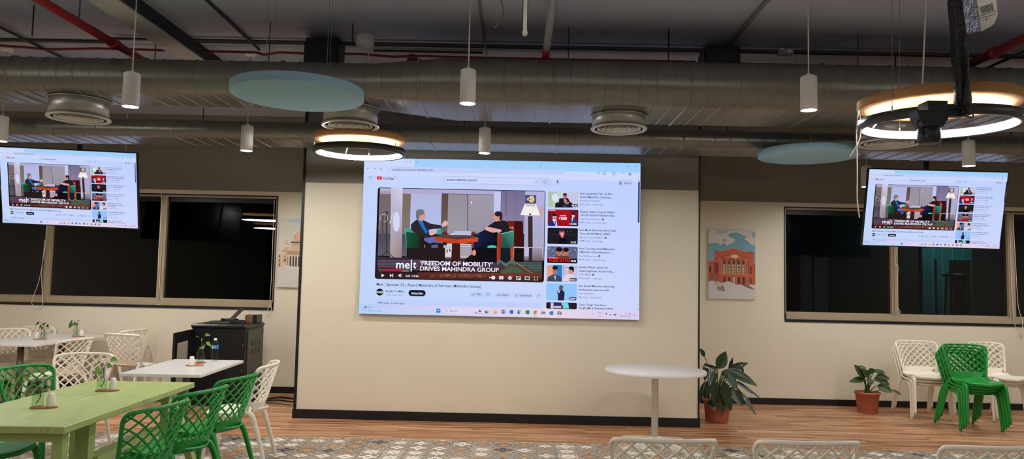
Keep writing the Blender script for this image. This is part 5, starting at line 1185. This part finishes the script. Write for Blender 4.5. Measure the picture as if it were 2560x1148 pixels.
# round table
pt = PZ(1638, 924, ZT)
t = thing('round_table', 'white round pedestal table in front of the cream block', 'table', (pt.x, pt.y, 0))
RT = (PZ(1762, 926, ZT) - PZ(1513, 921, ZT)).length / 2
MB().lathe([(0, ZT - .03), (RT - .003, ZT - .03), (RT, ZT - .026), (RT, ZT - .003), (RT - .003, ZT), (0, ZT)], 72).build('tabletop', M['white'], t)
MB().lathe([(0, .03), (.034, .03), (.034, ZT - .05), (.09, ZT - .04), (.09, ZT - .03), (0, ZT - .03)], 24).build('column', M['whitem'], t)
for k in range(4):
    q = Matrix.Rotation(R_(38 + 90 * k), 4, 'Z'); m = MB(); L = .42
    vs = [(0, -.032, .0), (0, .032, .0), (0, .032, .085), (0, -.032, .085), (L, -.02, .0), (L, .02, .0), (L, .02, .018), (L, -.02, .018)]
    m.add([q @ Vector(v) for v in vs], [(0, 1, 2, 3), (4, 7, 6, 5), (0, 4, 5, 1), (1, 5, 6, 2), (2, 6, 7, 3), (3, 7, 4, 0)]); m.build('foot', M['whitem'], t)

# ---------------------------------------------------------------- table settings
def leaf_into(m, base, dirv, length, width, droop=.3, fold=.25, n=7, up=Vector((0, 0, 1)), heart=False, face=None):
    d = Vector(dirv).normalized(); side = d.cross(face or up)
    side = side.normalized() if side.length > 1e-3 else Vector((1, 0, 0)); nn = side.cross(d).normalized(); rows = []
    p = Vector(base)
    for k in range(n + 1):
        t = k / n
        wd = width * (math.sin(math.pi * min(1, t ** .75)) ** .8 if not heart else (math.sin(math.pi * t ** .5) ** .9)) / 2
        if k == n: wd = width * .01
        if k == 0: wd = width * .06
        dd = (d - Vector((0, 0, 1)) * droop * t * 1.6).normalized(); 
        if k: p = p + dd * (length / n)
        nn2 = side.cross(dd).normalized()
        rows.append([p - side * wd + nn2 * fold * wd, p - side * wd * .5 + nn2 * fold * wd * .35, p, p + side * wd * .5 + nn2 * fold * wd * .35, p + side * wd + nn2 * fold * wd])
    m.grid(rows); m.grid([[q - nn * .0012 for q in r_] for r_ in rows])
def sprig(x, y, z, label, seed, leaves, mt='leafl', h=.135):
    random.seed(seed)
    t = thing('plant_sprig', label, 'plant sprig', (x, y, z))
    st = MB()
    main = smoothpath([(-.012, .004, .012), (.014, 0, .05), (.012, -.004, .09), (.004, 0, h)], 5); st.tube(main, .0028, 6)
    for (dx, dy, dz, L, Wd, dr) in leaves:
        tip = Vector((dx, dy, h + dz)); c = bez((.004, 0, h - .01), (dx * .4, dy * .4, h + dz * .9 + .012), tip, 6); st.tube(c, .0016, 5)
        m = MB(); leaf_into(m, tip, (dx, dy - .01, .015 - dr * .04), L, Wd, dr * .6, .3, heart=True, face=Vector((.2, -1, .5))); m.build('leaf', M[mt], t)
    st.build('stem', M['stem'], t)
def vase(x, y, z, label, k=1.0):
    t = thing('glass_vase', label, 'vase', (x, y, z))
    prof = [(0, 0), (.031, 0), (.034, .004), (.034, .085), (.030, .098), (.018, .112), (.0165, .135), (.019, .14), (.0175, .14), (.015, .135), (.0165, .113), (.0285, .096), (.0318, .084), (.0318, .006), (0, .005)]
    MB().lathe([(r * k, q * k) for r, q in prof], 24).build('glass_body', M['vglass'], t)
    MB().lathe([(0, .007), (.031, .007), (.031, .068), (0, .068)], 24).build('water', M['water'], t)
def shaker(x, y, z, label):
    t = thing('salt_shaker', label, 'shaker', (x, y, z))
    MB().lathe([(0, 0), (.025, 0), (.027, .004), (.024, .05), (.0175, .078), (.014, .083), (0, .084)], 20).build('shaker_body', M['cer'], t)
    MB().lathe([(0, .0838), (.002, .0838), (.002, .0845), (0, .0845)], 8).build('shaker_hole', M['black'], t)
def coaster(x, y, z, rz, label, L=.078, Wd=.04):
    m = MB(); pts = [(L * math.cos(a), Wd * math.sin(a)) for a in [2 * math.pi * k / 28 for k in range(28)]]
    m.prism(pts, 0, .009); o = m.build('wooden_coaster', M['cork'], loc=(x, y, z)); o.rotation_euler = (0, 0, rz); tag(o, label, 'coaster')
def setting(px, py, where, order, leaves, seed, mt, rz=0.2, hh=.135):
    c = PZ(px, py, ZT + .001); z = ZT + .0005
    coaster(c.x, c.y, z, rz, 'oval wooden coaster ' + where)
    v = Vector((math.cos(rz), math.sin(rz), 0)) * (.036 * order)
    vase(c.x - v.x, c.y - v.y, z + .0095, 'clear glass vase of water ' + where)
    sprig(c.x - v.x, c.y - v.y, z + .018, 'leafy green cutting in the vase ' + where, seed, leaves, mt, hh)
    shaker(c.x + v.x, c.y + v.y, z + .0095, 'white tapered shaker ' + where)
setting(110, 1020, 'on the near half of the green table', 1, [(-.05, -.01, .04, .05, .035, .2), (-.02, .02, .02, .045, .035, .5), (.02, -.01, .0, .05, .035, .5), (-.03, 0, -.005, .04, .03, .6), (.01, .02, .035, .04, .03, .3)], 1, 'leafl', .28)
setting(268, 978, 'on the far half of the green table', 1, [(.055, 0, .075, .055, .04, .3), (-.01, -.01, .01, .06, .05, .7), (.02, .01, .03, .045, .04, .4), (-.03, .01, .05, .03, .02, .5), (.0, -.02, -.01, .045, .035, .9)], 2, 'leafl', .3)
c = PZ(492, 915, ZT)
coaster(PZ(487, 915, ZT).x, PZ(487, 915, ZT).y, ZT + .0005, .3, 'oval wooden coaster on the small white table')
shaker(PZ(479, 916, ZT).x, PZ(479, 916, ZT).y, ZT + .01, 'white tapered shaker on the small white table')
vv = PZ(491, 912, ZT); coaster(vv.x - .015, vv.y + .12, ZT + .0005, .3, 'round-ended wooden coaster under the vase on the small white table', .05, .04)
vase(vv.x - .015, vv.y + .12, ZT + .01, 'narrow clear glass vase on the small white table', 1.0)
sprig(vv.x - .015, vv.y + .12, ZT + .02, 'bright green cutting with large leaves in the vase on the small white table', 3, [(.035, 0, .10, .06, .035, .3), (.02, -.02, -.01, .075, .06, .4), (.05, 0, .03, .07, .035, .8), (.0, .01, .04, .03, .02, .3)], 'leafl', .15)
setting(100, 849, 'on the far white table, nearer of its two vases', -1, [(-.06, 0, .06, .07, .03, 1.2), (.01, -.01, .05, .06, .05, .5), (-.03, 0, .02, .05, .03, 1.2), (.03, 0, .02, .05, .04, .5), (-.01, 0, .0, .04, .03, .9)], 4, 'leafm', .1)
setting(196, 842, 'on the far white table, farther of its two vases', 1, [(-.05, 0, .05, .05, .03, 1.0), (-.04, -.01, .02, .08, .06, 1.2), (-.01, 0, .03, .05, .04, .9), (.02, 0, .05, .03, .02, .1), (.01, 0, .02, .04, .03, .8)], 5, 'leafm', .1)
# water bottle
wb = PZ(536, 904, ZT)
t = thing('water_bottle', 'clear plastic water bottle with blue label on the small white table', 'bottle', (wb.x, wb.y, ZT + .0005))
pf = [(0, 0), (.026, 0), (.031, .006)]
for k in range(9): pf += [(.031, .012 + k * .012), (.0285, .018 + k * .012)]
pf += [(.0315, .122), (.0315, .158), (.030, .164), (.031, .170), (.024, .190), (.0135, .205), (.0125, .214), (0, .214)]
MB().lathe(pf, 28).build('bottle_body', M['bottle'], t)
MB().lathe([(.0318, .124), (.0322, .125), (.0322, .156), (.0318, .157)], 28, closed=True).build('bottle_label', M['blabel'], t)
MB().lathe([(0, .205), (.0148, .205), (.0148, .222), (.013, .225), (0, .225)], 20).build('bottle_cap', M['cer'], t)
m = MB(); m.grid([[(.0325 * math.sin(a) , -.0325 * math.cos(a), z) for a in [-.75 + .08 * k for k in range(8)]] for z in (.128, .152)]); m.build('label_patch', M['cer'], t)
m = MB(); m.grid([[(.0325 * math.sin(a) , -.0325 * math.cos(a), z + .003 * math.sin(3 * a)) for a in [.0 + .08 * k for k in range(8)]] for z in (.136, .143)]); m.build('label_patch', M['cer'], t)

# ---------------------------------------------------------------- rack cabinet and what lies on it
YF = 9.05; rx0 = P(480, 830, YF).x; rx1 = P(614, 830, YF).x; RH = .985; RD_ = .64
t = thing('rack_cabinet', 'black floor-standing rack cabinet with open glass door, before the left window', 'cabinet', (rx0, YF, 0)); RW = rx1 - rx0
MB().bbox((0, .0, .05), (RW, RD_, RH - .05), .006).box((.02, .02, 0), (RW - .02, RD_ - .02, .05)).build('cabinet_body', M['blackp'], t)
MB().bbox((-.015, -.02, RH - .06), (RW + .015, RD_ + .01, RH), .02).build('cabinet_top', M['blackp'], t)
s_ = MB().box((RW, .07, .08), (RW + .012, RD_ - .03, RH - .075)).build('side_panel', M['grille'], t)
for zr in (.74, .64, .36, .26):
    for k in range(3): MB().box((RW + .0125, .20 + .12 * k, zr - .03), (RW + .014, .26 + .12 * k, zr + .035)).build('vent', M['black'], s_)
for z in (.72, .42): MB().box((RW - .035, -.008, z), (RW - .02, 0, z + .03)).build('latch', M['steel'], t)
MB().box((.055, -.003, RH - .16), (.062, 0, RH - .145)).box((.075, -.003, RH - .165), (.082, 0, RH - .15)).build('badge', M['cer'], t)
dr = thing('x', None, None); dr.name = 'door'; dr.parent = t; dr.location = (0, -.005, 0); dr.rotation_euler = (0, 0, R_(-83)); dr.empty_display_size = .05
bpy.data.objects.remove(dr)
Q = Matrix.Translation((0, -.005, 0)) @ Matrix.Rotation(R_(-83), 4, 'Z')
DW = RW - .02
dr = MB().box((0, -.012, .06), (.09, .012, RH - .07), Q).box((DW - .09, -.012, .06), (DW, .012, RH - .07), Q).box((.09, -.012, RH - .19), (DW - .09, .012, RH - .07), Q).box((.09, -.012, .06), (DW - .09, .012, .2), Q).build('door', M['blackp'], t)
MB().box((.09, -.003, .2), (DW - .09, .003, RH - .19), Q).build('door_glass', M['smoke'], dr)
def rk(px, py, y, z=None): p = P(px, py, y); return p
# laptop
lp = thing('laptop', 'open laptop standing on the left half of the rack cabinet', 'laptop', (rx0 + .22, YF + .30, RH), R_(-62))
MB().bbox((-.16, -.11, .0), (.16, .11, .016), .004).build('laptop_base', M['steel'], lp)
MB().bbox((-.14, -.09, .0162), (.14, .05, .0175), .0005).build('keyboard', M['black'], lp)
ql = Matrix.Translation((0, .108, .012)) @ Matrix.Rotation(R_(-42), 4, 'X')
MB().box((-.16, -.004, 0), (.16, .004, .22), ql).build('laptop_lid', M['ringh'], lp)
bb = thing('box', None, None)
bpy.data.objects.remove(bb)
def boxthing(nm, label, x0, y0, z0, x1, y1, z1, m_, rz=0, cat='box'):
    o = MB().bbox((0, 0, 0), (x1 - x0, y1 - y0, z1 - z0), .003).build(nm, M[m_], loc=(x0, y0, z0)); o.rotation_euler = (0, 0, rz)
    MB().box(((x1 - x0) * .45, -.001, (z1 - z0)), ((x1 - x0) * .55, (y1 - y0), (z1 - z0) + .001)).build('tape_strip', M['cork' if m_ == 'cardboard' else 'grille'], o)
    return tag(o, label, cat)
boxthing('cardboard_box', 'small brown cardboard box at the back right of the rack cabinet', rx1 - .14, YF + .34, RH + .001, rx1 - .045, YF + .50, RH + .1, 'cardboard')
boxthing('cardboard_box', 'small black box beside the brown one on the rack cabinet', rx1 - .04, YF + .34, RH + .001, rx1 + .01, YF + .54, RH + .1, 'blackp')
def coil(nm, label, cx, cy, z, R, n, seed, r=.007, m_='black', sy=.6):
    random.seed(seed); pts = []
    for k in range(int(n * 16)):
        a = k / 16 * 2 * math.pi; rr_ = R * (.75 + .3 * random.random()); pts.append((cx + rr_ * math.cos(a), cy + rr_ * sy * math.sin(a), z + r + .002 + .026 * (k / (n * 16)) + .008 * random.random()))
    o0 = Vector((cx, cy, z)); o = MB().tube(smoothpath([Vector(p) - o0 for p in pts], 3), r, 6).build(nm, M[m_], loc=o0); return tag(o, label, 'cable')
coil('cable_coil', 'black coiled cables behind the laptop on the rack cabinet', rx0 + .26, YF + .50, RH, .11, 3, 2)
coil('cable_coil', 'black coiled cables between the laptop and the boxes on the rack cabinet', rx1 - .20, YF + .24, RH, .11, 3, 4)
# floor cables by the block corner
random.seed(8)
for k, la in enumerate(('thick black cable lying on the wood floor, running behind the cream block', 'black cable lying nearest the baseboard left of the cream block', 'thin black cable end lying on the wood floor left of the cream block')):
    zz = .012; y0 = 9.65 - k * .22
    pts = [(rx1 + .1, y0 - .1, zz), (rx1 + .25, y0 + .08, zz), (BX0 - .28, y0 - .03, zz), (BX0 - .12 + .08 * (k == 0), y0 + .04, zz)]
    cordthing(pts, la, (.012, .009, .006)[k], 'black', 'floor_cable', 'cable')

# ---------------------------------------------------------------- potted plants
def pot(t, R, H, sx=1.0, lip=.02):
    m = MB(); m.lathe([(0, 0), (R * .78, 0), (R * .8, .008), (R * .97, H - .03), (R * 1.04, H - .028), (R * 1.05, H), (R * .97, H), (R * .95, H - .03), (R * .9, H - .05), (0, H - .05)], 36)
    m.v = [(x * sx, y, z) for x, y, z in m.v]; m.build('pot', M['terra'], t)
    m = MB(); m.lathe([(0, H - .045), (R * .92, H - .045), (R * .5, H - .03), (0, H - .028)], 24); m.v = [(x * sx, y, z) for x, y, z in m.v]; m.build('soil', M['soil'], t)
def potplant(x, y, R, H, sx, leaves, label, mt, seed, stemr=.006):
    random.seed(seed); t = thing('potted_plant', label, 'potted plant', (x, y, 0)); pot(t, R, H, sx)
    for (hx, hy, hz, dx, dy, dz, L, Wd, dr) in leaves:
        base = Vector((random.uniform(-.04, .04), random.uniform(-.03, .03), H - .04)); tip = Vector((hx, hy, hz))
        c = bez(base, (hx * .35, hy * .35, max(hz, H) * .62 + H * .4), tip, 7)
        st = MB().tube(c, [stemr * (1.2 - .5 * i / 7) for i in range(8)], 6).build('stem', M['stem'], t)
        m = MB(); leaf_into(m, tip - (Vector((dx, dy, dz)).normalized() * .01), (dx, dy, dz), L, Wd * 1.15, dr * .6, .22, 9, face=Vector((random.uniform(-.5, .5), -1, random.uniform(.3, .9)))); m.build('leaf', M[mt], t)
pb = PZ(1799, 1058, 0); Yp = pb.y + .12
def L_(px, py, ex, ey, Y0, Wd, dr=.15, Y1=None, c=None):
    """leaf from one place of the plant to another, both at real depth"""
    a = P(px, py, Y0); b = P(ex, ey, Y1 if Y1 else Y0 - .05); o0 = c; d = b - a
    return (a.x - o0.x, a.y - o0.y, a.z, d.x, d.y, d.z + dr * d.length * .8, d.length * 1.03, Wd, dr)
c_ = Vector((pb.x, Yp, 0))
LV = [L_(1795, 920, 1815, 878, Yp - .05, .125, .0, Yp - .02, c=c_), L_(1824, 925, 1832, 893, Yp, .04, .0, c=c_), L_(1826, 926, 1873, 910, Yp - .1, .075, .35, Yp - .2, c=c_), L_(1848, 918, 1860, 934, Yp - .1, .05, .2, c=c_),
      L_(1792, 926, 1752, 918, Yp + .05, .06, .5, c=c_), L_(1787, 922, 1790, 915, Yp + .1, .04, .3, c=c_), L_(1818, 925, 1890, 972, Yp - .15, .10, .3, Yp - .25, c=c_), L_(1812, 926, 1842, 980, Yp - .2, .10, .25, Yp - .25, c=c_),
      L_(1785, 930, 1774, 968, Yp - .15, .09, .4, c=c_), L_(1787, 955, 1784, 1018, Yp - .18, .095, .2, Yp - .2, c=c_), L_(1808, 955, 1826, 1030, Yp - .2, .11, .2, Yp - .22, c=c_), L_(1800, 985, 1808, 1038, Yp - .2, .08, .1, Yp - .2, c=c_),
      L_(1832, 970, 1855, 1018, Yp - .2, .11, .2, Yp - .28, c=c_), L_(1850, 980, 1890, 1040, Yp - .2, .06, .1, Yp - .3, c=c_), L_(1840, 955, 1878, 990, Yp - .1, .045, .4, c=c_), L_(1850, 960, 1900, 1003, Yp - .05, .035, .3, c=c_),
      L_(1775, 950, 1763, 1010, Yp + .1, .07, .3, c=c_), L_(1770, 980, 1756, 1012, Yp + .15, .07, .2, c=c_), L_(1790, 1000, 1768, 1014, Yp - .1, .08, .3, c=c_), L_(1806, 930, 1822, 945, Yp - .2, .06, .2, c=c_), L_(1760, 890, 1748, 870, Yp + .3, .05, .5, c=c_), L_(1764, 910, 1762, 955, Yp + .25, .07, .2, c=c_), L_(1768, 955, 1752, 1005, Yp + .25, .09, .2, c=c_), L_(1780, 1000, 1790, 1030, Yp - .15, .09, .2, c=c_)]
potplant(pb.x, Yp, (PZ(1826, 1058, 0).x - PZ(1771, 1058, 0).x) / 2 * 1.22, .27, 1.0, LV, 'large dark-leaved plant in a terracotta pot beside the cream block', 'leafd', 11, .006)
pb = PZ(2178, 1035, 0); Yp = pb.y + .1; c_ = Vector((pb.x, Yp, 0))
def Z_(x, y): return 2080 + x / 3.298, 800 + y / 3.298
def L2(x0, y0, x1, y1, Wd, dr, dy=-.03):
    a = Z_(x0, y0); b = Z_(x1, y1); return L_(a[0], a[1], b[0], b[1], Yp - .05, Wd, dr, Yp + dy - .05, c=c_)
LV = [L2(268, 475, 180, 368, .10, .0), L2(268, 490, 138, 515, .08, .1), L2(300, 470, 235, 405, .09, .35), L2(325, 440, 310, 395, .10, .1), L2(350, 425, 445, 450, .06, .5), L2(370, 465, 480, 500, .07, .4), L2(380, 485, 475, 545, .09, .25), L2(385, 540, 500, 605, .10, .1, -.15), L2(490, 575, 570, 632, .06, .2, -.2), L2(300, 480, 320, 540, .06, .2), L2(220, 390, 290, 410, .04, .5), L2(355, 480, 400, 520, .08, .3), L2(310, 430, 340, 400, .05, .1)]
potplant(pb.x, Yp, .148, .265, 1.0, LV, 'small leafy plant in a terracotta pot left of the white chair stack', 'leafm', 12, .006)
